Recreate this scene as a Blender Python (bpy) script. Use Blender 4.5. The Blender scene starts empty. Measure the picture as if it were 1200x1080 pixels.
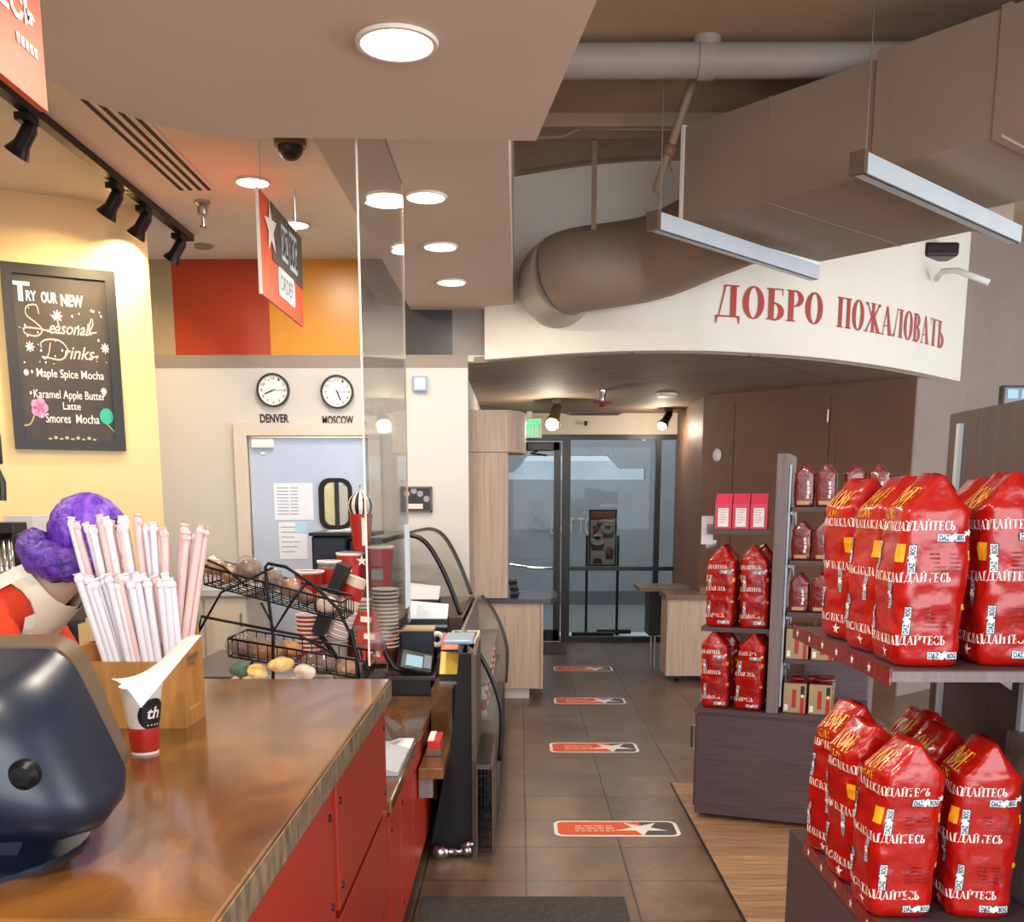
import bpy, bmesh, math, random
from mathutils import Vector, Matrix, noise
random.seed(7)
S = bpy.context.scene
COL = S.collection
PI = math.pi

# ------------------------------------------------------------------ camera
F, PCX, PCY, EYE = 1180.0, 600.0, 800.0, 1.6
PITCH = math.atan(213 / 1180)
YAW = math.atan(9 / 1180)
cam = bpy.data.cameras.new('camera')
cam_o = bpy.data.objects.new('camera', cam)
COL.objects.link(cam_o)
cam.sensor_width = 36
cam.lens = F / 1200 * 36
cam.shift_y = (PCY - 540) / 1200
cam.clip_start = 0.05
cam_o.location = (0, 0, EYE)
cam_o.rotation_euler = (PI / 2 - PITCH, 0, YAW)
S.camera = cam_o

# ------------------------------------------------------------------ world, exposure
S.view_settings.view_transform = 'Standard'
S.view_settings.look = 'None'
S.view_settings.gamma = 1
S.view_settings.use_curve_mapping = False
S.view_settings.exposure = 0.3
W = bpy.data.worlds.new('world')
S.world = W
W.use_nodes = True
W.node_tree.nodes['Background'].inputs[0].default_value = (0.86, 0.93, 1.0, 1)
W.node_tree.nodes['Background'].inputs[1].default_value = 1.25


def lamp(name, loc, energy, size, color, target=None, spread=PI, shape='DISK', size_y=None):
    l = bpy.data.lights.new(name, 'AREA')
    l.shape = shape
    l.size = size
    if size_y:
        l.size_y = size_y
    l.energy = energy
    l.color = color
    l.spread = spread
    o = bpy.data.objects.new(name, l)
    COL.objects.link(o)
    o.location = loc
    d = Vector(target) - Vector(loc) if target else Vector((0, 0, -1))
    o.rotation_euler = d.to_track_quat('-Z', 'Y').to_euler()
    return o


def bulb(name, loc, energy):
    l = bpy.data.lights.new(name, 'POINT')
    l.energy = energy
    l.color = (1.0, .85, .66)
    l.shadow_soft_size = .05
    o = bpy.data.objects.new(name, l)
    COL.objects.link(o)
    o.location = loc
    return o


WARM = (1.0, 0.87, 0.73)
COOL = (0.90, 0.95, 1.0)
# area lamps added behind and right of the viewer: assumed daylight, no windows built
lamp('assumed_daylight_rear', (1.6, -2.4, 1.9), 190, 5.5, COOL, (1.6, 5, 1.3), shape='RECTANGLE', size_y=2.0)
lamp('assumed_daylight_side', (6.4, 3.2, 1.8), 170, 4.5, COOL, (0, 4.0, 1.4), shape='RECTANGLE', size_y=2.0)
# area lamp added to brighten the yard beyond the shop front as daylight
lamp('added_yard_daylight', (1.0, 14.2, 5.5), 470, 7.0, (1.0, .985, .96), (1.0, 15.2, 0), shape='RECTANGLE', size_y=2.5)


# ------------------------------------------------------------------ helpers
def P(x, y, X=None, Y=None, Z=None):
    """point of the place seen in direction (x, y), at a known plane"""
    u = (x - PCX) / F
    w = (PCY - y) / F
    f = math.cos(PITCH) + w * math.sin(PITCH)
    z = -math.sin(PITCH) + w * math.cos(PITCH)
    d = Vector((u * math.cos(YAW) - f * math.sin(YAW), u * math.sin(YAW) + f * math.cos(YAW), z))
    t = X / d.x if X is not None else Y / d.y if Y is not None else (Z - EYE) / d.z
    return Vector((d.x * t, d.y * t, EYE + d.z * t))


def lin(h):
    h = h.lstrip('#')
    out = []
    for i in (0, 2, 4):
        c = int(h[i:i + 2], 16) / 255
        out.append(c / 12.92 if c <= 0.04045 else ((c + 0.055) / 1.055) ** 2.4)
    return (*out, 1)


MATS = {}


def mat(name, col, rough=0.5, metal=0.0, var=0.0, scale=(4, 4, 4), col2=None, bump=0.0, bscale=60, coat=0.0,
        spec=0.5, emit=0.0, detail=4.0, dist=0.0, lo=0.35, hi=0.65, trans=0.0):
    m = bpy.data.materials.new(name)
    MATS[name] = m
    m.use_nodes = True
    nt = m.node_tree
    b = nt.nodes['Principled BSDF']
    c = lin(col)
    b.inputs['Base Color'].default_value = c
    b.inputs['Roughness'].default_value = rough
    b.inputs['Metallic'].default_value = metal
    b.inputs['Coat Weight'].default_value = coat
    b.inputs['Coat Roughness'].default_value = 0.08
    b.inputs['Specular IOR Level'].default_value = spec
    b.inputs['Transmission Weight'].default_value = trans
    if emit:
        b.inputs['Emission Color'].default_value = c
        b.inputs['Emission Strength'].default_value = emit
    tc = nt.nodes.new('ShaderNodeTexCoord')
    mp = nt.nodes.new('ShaderNodeMapping')
    mp.inputs['Scale'].default_value = scale
    nt.links.new(tc.outputs['Object'], mp.inputs[0])
    n = nt.nodes.new('ShaderNodeTexNoise')
    n.inputs['Scale'].default_value = 1.0
    n.inputs['Detail'].default_value = detail
    n.inputs['Distortion'].default_value = dist
    nt.links.new(mp.outputs[0], n.inputs[0])
    r = nt.nodes.new('ShaderNodeValToRGB')
    r.color_ramp.elements[0].position = lo
    r.color_ramp.elements[1].position = hi
    v = var if var else 0.04
    c2 = lin(col2) if col2 else (*[min(1, x * (1 + v)) for x in c[:3]], 1)
    c1 = c if col2 else (*[x * (1 - v) for x in c[:3]], 1)
    r.color_ramp.elements[0].color = c1
    r.color_ramp.elements[1].color = c2
    nt.links.new(n.outputs[0], r.inputs[0])
    nt.links.new(r.outputs[0], b.inputs['Base Color'])
    if bump:
        n2 = nt.nodes.new('ShaderNodeTexNoise')
        n2.inputs['Scale'].default_value = bscale
        nt.links.new(tc.outputs['Object'], n2.inputs[0])
        bp = nt.nodes.new('ShaderNodeBump')
        bp.inputs['Strength'].default_value = bump
        bp.inputs['Distance'].default_value = 0.01
        nt.links.new(n2.outputs[0], bp.inputs['Height'])
        nt.links.new(bp.outputs[0], b.inputs['Normal'])
    return m


def glassy(name, tint, gloss=0.12, rough=0.02, opacity=0.0, ocol='#ffffff', base=.035):
    """thin clear sheet: mostly see-through, mirror-like at grazing angles"""
    m = bpy.data.materials.new(name)
    m.use_nodes = True
    nt = m.node_tree
    nt.nodes.remove(nt.nodes['Principled BSDF'])
    out = nt.nodes['Material Output']
    t = nt.nodes.new('ShaderNodeBsdfTransparent')
    t.inputs[0].default_value = lin(tint)
    g = nt.nodes.new('ShaderNodeBsdfGlossy')
    g.inputs['Roughness'].default_value = rough
    fr = nt.nodes.new('ShaderNodeLayerWeight')
    fr.inputs[0].default_value = .5
    pw = nt.nodes.new('ShaderNodeMath')
    pw.operation = 'POWER'
    pw.inputs[1].default_value = 4.5
    nt.links.new(fr.outputs['Facing'], pw.inputs[0])
    sc = nt.nodes.new('ShaderNodeMath')
    sc.operation = 'MULTIPLY_ADD'
    sc.inputs[1].default_value = gloss
    sc.inputs[2].default_value = base
    nt.links.new(pw.outputs[0], sc.inputs[0])
    mx = nt.nodes.new('ShaderNodeMixShader')
    nt.links.new(sc.outputs[0], mx.inputs[0])
    nt.links.new(t.outputs[0], mx.inputs[1])
    nt.links.new(g.outputs[0], mx.inputs[2])
    last = mx
    if opacity:
        d = nt.nodes.new('ShaderNodeBsdfDiffuse')
        d.inputs[0].default_value = lin(ocol)
        m2 = nt.nodes.new('ShaderNodeMixShader')
        m2.inputs[0].default_value = opacity
        nt.links.new(mx.outputs[0], m2.inputs[1])
        nt.links.new(d.outputs[0], m2.inputs[2])
        last = m2
    nt.links.new(last.outputs[0], out.inputs[0])
    MATS[name] = m
    return m


class B:
    """collects geometry into one bmesh"""

    def __init__(s):
        s.bm = bmesh.new()

    def faces(s, vs, fs, mi=0):
        v = [s.bm.verts.new(p) for p in vs]
        for f in fs:
            try:
                fc = s.bm.faces.new([v[i] for i in f])
                fc.material_index = mi
            except ValueError:
                pass
        return s

    def join(s, other, M=None):
        other.bm.verts.index_update()
        s.faces([(M @ v.co if M else v.co) for v in other.bm.verts],
                [[v.index for v in f.verts] for f in other.bm.faces])
        other.bm.free()
        return s

    def box(s, x0, x1, y0, y1, z0, z1, bev=0.0, M=None, seg=2):
        t = bmesh.new()
        bmesh.ops.create_cube(t, size=1)
        for v in t.verts:
            v.co = Vector(((x0 + x1) / 2 + v.co.x * (x1 - x0), (y0 + y1) / 2 + v.co.y * (y1 - y0),
                           (z0 + z1) / 2 + v.co.z * (z1 - z0)))
        if bev:
            bmesh.ops.bevel(t, geom=t.edges[:], offset=bev, segments=seg, affect='EDGES', profile=0.5)
        t.verts.index_update()
        s.faces([(M @ v.co if M else v.co.copy()) for v in t.verts], [[v.index for v in f.verts] for f in t.faces])
        t.free()
        return s

    def tube(s, pts, r, n=8, closed=False, cap=True):
        pts = [Vector(p) for p in pts]
        rs = r if isinstance(r, (list, tuple)) else [r] * len(pts)
        vs, fs = [], []
        up = None
        L = len(pts)
        for i, p in enumerate(pts):
            a = pts[i - 1] if (i > 0 or closed) else p
            b = pts[(i + 1) % L] if (i < L - 1 or closed) else p
            d = (b - a).normalized() if (b - a).length > 1e-9 else Vector((0, 0, 1))
            if up is None:
                up = Vector((0, 0, 1)) if abs(d.z) < 0.9 else Vector((0, 1, 0))
            q = d.cross(up)
            if q.length < 1e-6:
                q = d.cross(Vector((1, 0.3, 0)))
            q.normalize()
            w = q.cross(d).normalized()
            up = w
            for k in range(n):
                an = 2 * PI * k / n
                vs.append(p + (q * math.cos(an) + w * math.sin(an)) * rs[i])
        m = L if closed else L - 1
        for i in range(m):
            for k in range(n):
                j = (i + 1) % L
                fs.append([i * n + k, i * n + (k + 1) % n, j * n + (k + 1) % n, j * n + k])
        if cap and not closed:
            fs.append(list(range(n))[::-1])
            fs.append([(L - 1) * n + k for k in range(n)])
        return s.faces(vs, fs)

    def cyl(s, p0, p1, r0, r1=None, n=20):
        return s.tube([p0, p1], [r0, r0 if r1 is None else r1], n)

    def lathe(s, prof, c=(0, 0, 0), n=28, M=None, caps=True):
        vs, fs = [], []
        for (r, z) in prof:
            for k in range(n):
                a = 2 * PI * k / n
                v = Vector((c[0] + r * math.cos(a), c[1] + r * math.sin(a), c[2] + z))
                vs.append(M @ v if M else v)
        for i in range(len(prof) - 1):
            for k in range(n):
                fs.append([i * n + k, i * n + (k + 1) % n, (i + 1) * n + (k + 1) % n, (i + 1) * n + k])
        if caps and prof[0][0] > 1e-6:
            fs.append(list(range(n))[::-1])
        if caps and prof[-1][0] > 1e-6:
            fs.append([(len(prof) - 1) * n + k for k in range(n)])
        return s.faces(vs, fs)

    def prism(s, poly, vec):
        poly = [Vector(p) for p in poly]
        vec = Vector(vec)
        n = len(poly)
        vs = poly + [p + vec for p in poly]
        fs = [list(range(n))[::-1], [n + i for i in range(n)]]
        for i in range(n):
            j = (i + 1) % n
            fs.append([i, j, n + j, n + i])
        return s.faces(vs, fs)

    def slab(s, pts2, z0, z1):
        return s.prism([(p[0], p[1], z0) for p in pts2], (0, 0, z1 - z0))

    def grid(s, fn, nu, nv, closed_u=False):
        vs = [fn(i / (nu if closed_u else nu - 1), j / (nv - 1)) for j in range(nv) for i in range(nu)]
        fs = []
        for j in range(nv - 1):
            for i in range(nu if closed_u else nu - 1):
                a = j * nu + i
                b = j * nu + (i + 1) % nu
                fs.append([a, b, b + nu, a + nu])
        return s.faces(vs, fs)

    def ball(s, c, r, sub=2, M=None, amp=0.0, freq=8.0, seed=0.0):
        t = bmesh.new()
        bmesh.ops.create_icosphere(t, subdivisions=sub, radius=1)
        r = r if isinstance(r, (tuple, list)) else (r, r, r)
        for v in t.verts:
            p = Vector((v.co.x * r[0], v.co.y * r[1], v.co.z * r[2]))
            if amp:
                p *= 1 + amp * noise.noise(p * freq + Vector((seed, seed * 2, 0)))
            v.co = (M @ p if M else p) + Vector(c)
        t.verts.index_update()
        s.faces([v.co.copy() for v in t.verts], [[v.index for v in f.verts] for f in t.faces])
        t.free()
        return s

    def flat(s, polys, O, R, U, thick=0.0):
        """2-D polygons placed on the plane O + x R + y U"""
        O, R, U = Vector(O), Vector(R), Vector(U)
        for pl in polys:
            p3 = [O + R * x + U * y for x, y in pl]
            if thick:
                s.prism(p3, R.cross(U).normalized() * thick)
            else:
                s.faces(p3, [list(range(len(p3)))])
        return s


EMPTIES = {}


def props(o, label=None, cat=None, group=None, kind=None):
    if label:
        o['label'] = label
    if cat:
        o['category'] = cat
    if group:
        o['group'] = group
    if kind:
        o['kind'] = kind
    return o


def make(name, b, m, parent=None, smooth=False, origin=None, local=False):
    """link the collected geometry as ONE mesh object; geometry is in world space unless the parent is a local prototype"""
    me = bpy.data.meshes.new(name)
    bmesh.ops.recalc_face_normals(b.bm, faces=b.bm.faces[:])
    b.bm.to_mesh(me)
    b.bm.free()
    for mm in (m if isinstance(m, (list, tuple)) else [m]):
        me.materials.append(MATS[mm] if isinstance(mm, str) else mm)
    if smooth:
        for p in me.polygons:
            p.use_smooth = True
        if smooth != True:
            me.set_sharp_from_angle(angle=math.radians(smooth))
    o = bpy.data.objects.new(name, me)
    COL.objects.link(o)
    if parent is not None:
        if not local:
            me.transform(world_of(parent).inverted())
        o.parent = parent
    else:
        co = [v.co for v in me.vertices]
        lo = Vector((min(c.x for c in co), min(c.y for c in co), min(c.z for c in co)))
        hi = Vector((max(c.x for c in co), max(c.y for c in co), max(c.z for c in co)))
        c = Vector(origin) if origin else Vector(((lo.x + hi.x) / 2, (lo.y + hi.y) / 2, lo.z))
        me.transform(Matrix.Translation(-c))
        o.location = c
    return o


def world_of(o):
    M = Matrix.Translation(o.location) @ o.rotation_euler.to_matrix().to_4x4()
    return world_of(o.parent) @ M if o.parent else M


def thing(name, label, cat, loc=(0, 0, 0), rz=0.0, group=None):
    o = bpy.data.objects.new(name, None)
    o.empty_display_size = 0.05
    COL.objects.link(o)
    o.location = loc
    o.rotation_euler = (0, 0, rz)
    return props(o, label, cat, group)


def solo(name, b, m, label, cat, group=None, smooth=False, kind=None):
    return props(make(name, b, m, None, smooth), label, cat, group, kind)


def struct(name, b, m, parent=None, smooth=False):
    o = make(name, b, m, parent, smooth)
    if parent is None:
        o['kind'] = 'structure'
    return o


def dup(root, loc, rz=None, label=None, group=None, scale=None):
    r = root.copy()
    COL.objects.link(r)
    r.location = loc
    if rz is not None:
        r.rotation_euler = (0, 0, rz)
    if scale:
        r.scale = scale
    props(r, label, None, group)
    for ch in list(root.children):
        c = ch.copy()
        COL.objects.link(c)
        c.parent = r
        for g in list(ch.children):
            d = g.copy()
            COL.objects.link(d)
            d.parent = c
    return r


# ---- lettering
def font_polys(txt, size=1.0, shear=0.0, xs=1.0, space=1.0, align='LEFT', offset=0.0):
    """flat polygons of a word in the built-in typeface"""
    cu = bpy.data.curves.new('letters', 'FONT')
    cu.body = txt
    cu.size = size
    cu.shear = shear
    cu.space_character = space
    cu.align_x = align
    cu.offset = offset
    cu.resolution_u = 3
    o = bpy.data.objects.new('letters', cu)
    COL.objects.link(o)
    dg = bpy.context.evaluated_depsgraph_get()
    me = bpy.data.meshes.new_from_object(o.evaluated_get(dg))
    out = [[(me.vertices[i].co.x * xs, me.vertices[i].co.y) for i in p.vertices] for p in me.polygons]
    bpy.data.objects.remove(o)
    bpy.data.meshes.remove(me)
    bpy.data.curves.remove(cu)
    return out


def fit(polys, x0, x1, y0, y1):
    xs = [p[0] for q in polys for p in q]
    ys = [p[1] for q in polys for p in q]
    ax, bx, ay, by = min(xs), max(xs), min(ys), max(ys)
    return [[(x0 + (x - ax) / (bx - ax) * (x1 - x0), y0 + (y - ay) / (by - ay) * (y1 - y0)) for x, y in q] for q in polys]


def rect(x0, y0, x1, y1):
    return [(x0, y0), (x1, y0), (x1, y1), (x0, y1)]


def ring2(cx, cy, rx, ry, tx, ty, a0=0.0, a1=360.0, n=24):
    out = []
    for i in range(n):
        t0 = math.radians(a0 + (a1 - a0) * i / n)
        t1 = math.radians(a0 + (a1 - a0) * (i + 1) / n)
        out.append([(cx + (rx - tx) * math.cos(t0), cy + (ry - ty) * math.sin(t0)),
                    (cx + rx * math.cos(t0), cy + ry * math.sin(t0)),
                    (cx + rx * math.cos(t1), cy + ry * math.sin(t1)),
                    (cx + (rx - tx) * math.cos(t1), cy + (ry - ty) * math.sin(t1))])
    return out


def disc2(cx, cy, rx, ry=None, n=20):
    ry = ry or rx
    return [(cx + rx * math.cos(2 * PI * i / n), cy + ry * math.sin(2 * PI * i / n)) for i in range(n)]


def star2(cx, cy, r, rot=90.0, inner=0.4):
    p = [(cx + (r if i % 2 == 0 else r * inner) * math.cos(math.radians(rot + 36 * i)),
          cy + (r if i % 2 == 0 else r * inner) * math.sin(math.radians(rot + 36 * i))) for i in range(10)]
    return [[(cx, cy), p[i], p[(i + 1) % 10]] for i in range(10)]


def rrect2(x0, y0, x1, y1, r, n=5):
    out = []
    for cx, cy, a in ((x1 - r, y1 - r, 0), (x0 + r, y1 - r, 90), (x0 + r, y0 + r, 180), (x1 - r, y0 + r, 270)):
        for i in range(n + 1):
            t = math.radians(a + 90 * i / n)
            out.append((cx + r * math.cos(t), cy + r * math.sin(t)))
    return out


def stroke2(pts, w):
    out = []
    for (ax, ay), (bx, by) in zip(pts, pts[1:]):
        d = math.hypot(bx - ax, by - ay) or 1e-6
        nx, ny = -(by - ay) / d * w / 2, (bx - ax) / d * w / 2
        ex, ey = (bx - ax) / d * w * .25, (by - ay) / d * w * .25
        out.append([(ax - nx - ex, ay - ny - ey), (bx - nx + ex, by - ny + ey), (bx + nx + ex, by + ny + ey), (ax + nx - ex, ay + ny - ey)])
    return out


HL = 0.045   # hairline of the high-contrast serif capitals


def stem(x, w=0.19, s=0.07):
    return [rect(x, 0, x + w, 1), rect(x - s, 0, x + w + s, HL), rect(x - s, 1 - HL, x + w + s, 1)]


def glyph(c):
    if c == 'О':
        return ring2(.36, .5, .36, .52, .2, HL), .72
    if c == 'С':
        return ring2(.36, .5, .36, .52, .2, HL, 48, 318) + [rect(.56, .62, .6, .98), rect(.56, .02, .6, .3)], .64
    if c == 'Д':
        return [[(.08, .04), (.12, .04), (.33, 1), (.28, 1)], rect(.25, 1 - HL, .74, 1), rect(.47, .03, .66, 1), rect(0, 0, .78, HL + .01),
                [(0, -.2), (.03, -.2), (.08, .03), (0, .03)], [(.78, -.2), (.75, -.2), (.7, .03), (.78, .03)]], .78
    if c == 'Б':
        return stem(.06) + ring2(.25, .27, .36, .29, .19, HL, -90, 90) + [rect(.1, 1 - HL, .56, 1), rect(.53, .78, .56, 1), rect(.2, .52, .3, .56), rect(.2, -.02, .3, .03)], .62
    if c == 'Р':
        return stem(.06) + ring2(.26, .74, .36, .27, .19, HL, -90, 90), .62
    if c == 'П':
        return stem(.05) + stem(.52) + [rect(.1, 1 - HL, .7, 1)], .76
    if c == 'Ж':
        return stem(.42, .16) + [[(.02, 0), (.1, 0), (.46, .55), (.42, .58)], [(.06, 1), (.12, 1), (.46, .52), (.42, .46)],
                                 [(.78, 0), (1, 0), (.62, .58), (.54, .5)], [(.9, 1), (.96, 1), (.58, .48), (.54, .54)],
                                 rect(-.04, 0, .18, HL), rect(.74, 0, 1.06, HL), rect(.82, .9, .98, 1), rect(.02, .9, .18, 1)], 1.02
    if c == 'А':
        return [[(.06, 0), (.1, 0), (.38, 1), (.32, 1)], [(.5, 0), (.72, 0), (.4, 1), (.3, 1)], rect(.14, .3, .6, .34), rect(-.02, 0, .18, HL), rect(.44, 0, .78, HL)], .76
    if c == 'Л':
        return [[(.04, 0), (.1, 0), (.3, 1), (.26, 1)], rect(.24, 1 - HL, .74, 1), rect(.48, 0, .67, 1), rect(.42, 0, .74, HL), disc2(.05, .06, .07)], .74
    if c == 'В':
        return stem(.06) + ring2(.24, .76, .32, .25, .17, HL, -90, 90) + ring2(.25, .27, .36, .29, .19, HL, -90, 90), .63
    if c == 'Т':
        return [rect(.26, 0, .45, 1), rect(.18, 0, .53, HL), rect(0, 1 - HL, .71, 1), rect(0, .74, .03, 1), rect(.68, .74, .71, 1)], .71
    if c == 'Ь':
        return stem(.06) + ring2(.25, .27, .36, .29, .19, HL, -90, 90) + [rect(.2, .52, .3, .56), rect(.2, -.02, .3, .03)], .62
    if c == 'Н':
        return stem(.05) + stem(.54) + [rect(.2, .48, .56, .53)], .78
    if c == 'Й':
        return stem(.05) + stem(.54) + [[(.22, .05), (.22, .12), (.56, .95), (.56, .88)]] + ring2(.39, 1.2, .14, .12, .04, .06, 180, 360, 8), .78
    if c == 'Е':
        return stem(.06) + [rect(.2, 0, .56, HL), rect(.2, 1 - HL, .54, 1), rect(.2, .48, .46, .53), rect(.53, 0, .56, .26), rect(.51, .76, .54, 1), rect(.43, .36, .46, .64)], .6
    if c == 'К':
        return stem(.06) + [[(.22, .44), (.3, .5), (.62, 1), (.56, 1)], [(.3, .5), (.4, .62), (.76, 0), (.54, 0)], rect(.5, 0, .8, HL)], .76
    if c == 'Ф':
        return stem(.3, .18) + ring2(.39, .52, .39, .3, .17, HL), .78
    return [], .35


def serif(txt, gap=.09):
    out, x = [], 0.0
    for c in txt:
        g, w = glyph(c)
        out += [[(px + x, py) for px, py in q] for q in g]
        x += w + gap
    return out, x - gap

# ------------------------------------------------------------------ materials
mat('soffit', '#cdb9a6', .85, var=.03, scale=(1.5, 1.5, 1.5))
mat('ceil_cream', '#dfd3c2', .85, var=.03)
mat('wall_white', '#c8c4bd', .8, var=.02, scale=(2, 2, 2))
mat('wall_yellow', '#e0c592', .75, var=.03)
mat('wall_olive', '#a3906c', .75)
mat('wall_taupe', '#8f7f74', .8)
mat('stripe_taupe', '#8e8277', .6)
mat('paint_red', '#a83a1c', .32, var=.03)
mat('paint_yellow', '#cf8a1c', .32, var=.03)
mat('paint_black', '#2c2623', .4)
mat('paint_grey', '#7d756e', .5)
mat('bulkhead_white', '#e6e0d2', .75, var=.02)
mat('brown_wall', '#7a5b47', .55, var=.06, scale=(3, 3, 3))
mat('grey_wall', '#b5aca8', .8)
mat('slab_paint', '#a58d72', .9, var=.12, scale=(2, 2, 2), bump=.2, bscale=20)
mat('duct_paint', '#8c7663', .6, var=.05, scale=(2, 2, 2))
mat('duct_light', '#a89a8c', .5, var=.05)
mat('pipe_grey', '#9a9086', .6, var=.05)
mat('white_paint', '#e8e6e0', .5)
mat('white_metal', '#c4ccd2', .35, metal=.3)
mat('door_blue', '#b2c0d8', .45, var=.02)
mat('frame_cream', '#cdc3b6', .6)
mat('black_frame', '#1d1a19', .4)
mat('black_plastic', '#17171a', .38, var=.1)
mat('black_matte', '#121214', .8)
mat('black_metal', '#19181a', .35, metal=.6)
mat('chrome', '#c8c8c8', .18, metal=1)
mat('steel', '#a8a8a8', .32, metal=1)
mat('paper', '#c8c6c6', .8)
mat('paper_cool', '#dfe5ee', .8)
mat('ink_grey', '#8d93a0', .8)
mat('ink_black', '#1c1a1a', .6)
mat('white_print', '#f2ece4', .5)
mat('letter_red', '#b03024', .35)
mat('teal', '#2fae96', .7)
mat('pink', '#e58cc0', .7)
mat('chalk_white', '#f0e8e4', .9)
mat('chalk_blue', '#a9d6f0', .9)
mat('chalk_green', '#a7b98a', .9)
mat('chalkboard', '#2b2623', .5, col2='#443c38', scale=(5, 5, 5), lo=.3, hi=.8)
mat('board_frame', '#1f2126', .45)
mat('red_laminate', '#a82b18', .38, var=.04, scale=(2, 2, 2))
mat('red_dark_gap', '#140c0b', .7)
mat('light_wood', '#c9ae97', .5, col2='#b69a83', scale=(60, 60, 2.2), lo=.35, hi=.65)
mat('dark_wood', '#47353a', .5, col2='#5a474a', scale=(3, 90, 90), lo=.3, hi=.7)
mat('dark_wood_v', '#43332f', .5, col2='#56433f', scale=(90, 90, 3), lo=.3, hi=.7)
mat('shelf_grey', '#7e7270', .5, col2='#6d6262', scale=(60, 60, 2))
mat('case_edge', '#4a3a32', .4, col2='#5d483c', scale=(40, 40, 3))
mat('counter_dark', '#4a4146', .22, var=.1)
mat('table_wood', '#7a5a42', .35, var=.15, scale=(30, 4, 4))
mat('bamboo', '#9a6a30', .45, col2='#b27e40', scale=(40, 40, 4))
mat('tray_grey', '#b5bcc4', .3)
mat('navy_plastic', '#111b2b', .36, var=.08)
mat('tan_plastic', '#5d4c3c', .28, var=.08)
mat('cup_white', '#ece8e2', .5)
mat('cup_red', '#b9261d', .4)
mat('straw', '#dcd6de', .55, var=.02)
mat('straw_pink', '#d9b7b4', .55, var=.03)
mat('bag_red', '#a8120a', .24, var=.12, scale=(9, 9, 9), coat=.3, bump=.55, bscale=22, spec=.3)
mat('bag_dark_red', '#7c1512', .25, var=.15, scale=(9, 9, 9), coat=.5, bump=.3, bscale=40)
mat('bag_yellow', '#f0a81c', .35)
mat('bag_tint', '#cfe3ee', .35)
mat('bag_ink', '#23202a', .4)
mat('fine_print', '#7c1410', .4)
mat('gold', '#b79a6e', .4, var=.06)
mat('box_tan', '#a8936e', .55, var=.05)
mat('orange', '#f08a1c', .4)
mat('pink_box', '#d43a58', .45)
mat('skin', '#e0b9a2', .5, var=.03)
mat('cloth_white', '#eae4da', .85, bump=.2, bscale=50)
mat('cloth_red', '#d33a16', .85, var=.08, bump=.2, bscale=60)
mat('hair', '#4a1fa0', .42, col2='#9b5fe0', scale=(55, 14, 14), lo=.4, hi=.85, bump=.6, bscale=70)
mat('hair_dark', '#2c1266', .5, col2='#7a45c8', scale=(30, 30, 30), lo=.35, hi=.8, bump=.8, bscale=60)
mat('pastry', '#9a6236', .6, col2='#c58b50', scale=(25, 25, 25), bump=.5, bscale=50)
mat('pastry_dark', '#4e2f22', .6, col2='#7a5138', scale=(25, 25, 25), bump=.5, bscale=50)
mat('pastry_yellow', '#e3b460', .55, col2='#f2d9a0', scale=(30, 30, 30))
mat('green_leaf', '#4b6a54', .5)
mat('yellow_card', '#eac250', .5)
mat('cream_wire', '#e6d9b8', .4)
mat('blue_tray', '#8fa6bf', .35)
mat('concrete_out', '#868a8e', .85, var=.06)
mat('asphalt_out', '#5b5c5c', .7, var=.1)
mat('lit_sill_out', '#b4b8ba', .7)
mat('building_out', '#ccd4de', .9, col2='#e6ebf0', scale=(.6, .6, 1))
mat('poster_cream', '#e6d3bd', .4)
mat('faded_cream', '#b4b09e', .6)
mat('poster_brown', '#5b2c18', .5)
mat('poster_orange', '#d9561c', .4)
mat('mat_carpet', '#3a3634', .95, var=.25, scale=(60, 60, 60))
mat('sticker_orange', '#e0501c', .5)
mat('sticker_grey', '#4b4644', .45)
mat('exit_green', '#28e070', .4, emit=1.6)
mat('lamp_glow', '#fff4e2', .5, emit=9.0)
mat('spot_glow', '#fff0d8', .5, emit=14.0)
mat('lamp_trim', '#d8cabb', .5)
mat('room_cream', '#f0e2b4', .8)
mat('sprinkler_red', '#a3382c', .4)
glassy('plexi', '#f6f6f4', .5, .02, .02, '#d8cfc6')
glassy('store_glass', '#d2d8da', .4, .01, .03, '#a5abad', .008)
glassy('case_glass', '#e0dfd8', .6, .02, .16, '#b7ac9c')
glassy('cellophane', '#f6f2ee', .7, .15, .14, '#d8d0cc')
glassy('acrylic', '#f0f0f0', .6, .05, .1, '#e8e4e0')


def tex_nodes(name):
    m = MATS[name]
    nt = m.node_tree
    return m, nt, nt.nodes['Principled BSDF']


def link_ramp(nt, src, stops):
    r = nt.nodes.new('ShaderNodeValToRGB')
    el = r.color_ramp.elements
    while len(el) < len(stops):
        el.new(.5)
    for e, (p, c) in zip(el, stops):
        e.position = p
        e.color = lin(c)
    nt.links.new(src, r.inputs[0])
    return r


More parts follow.
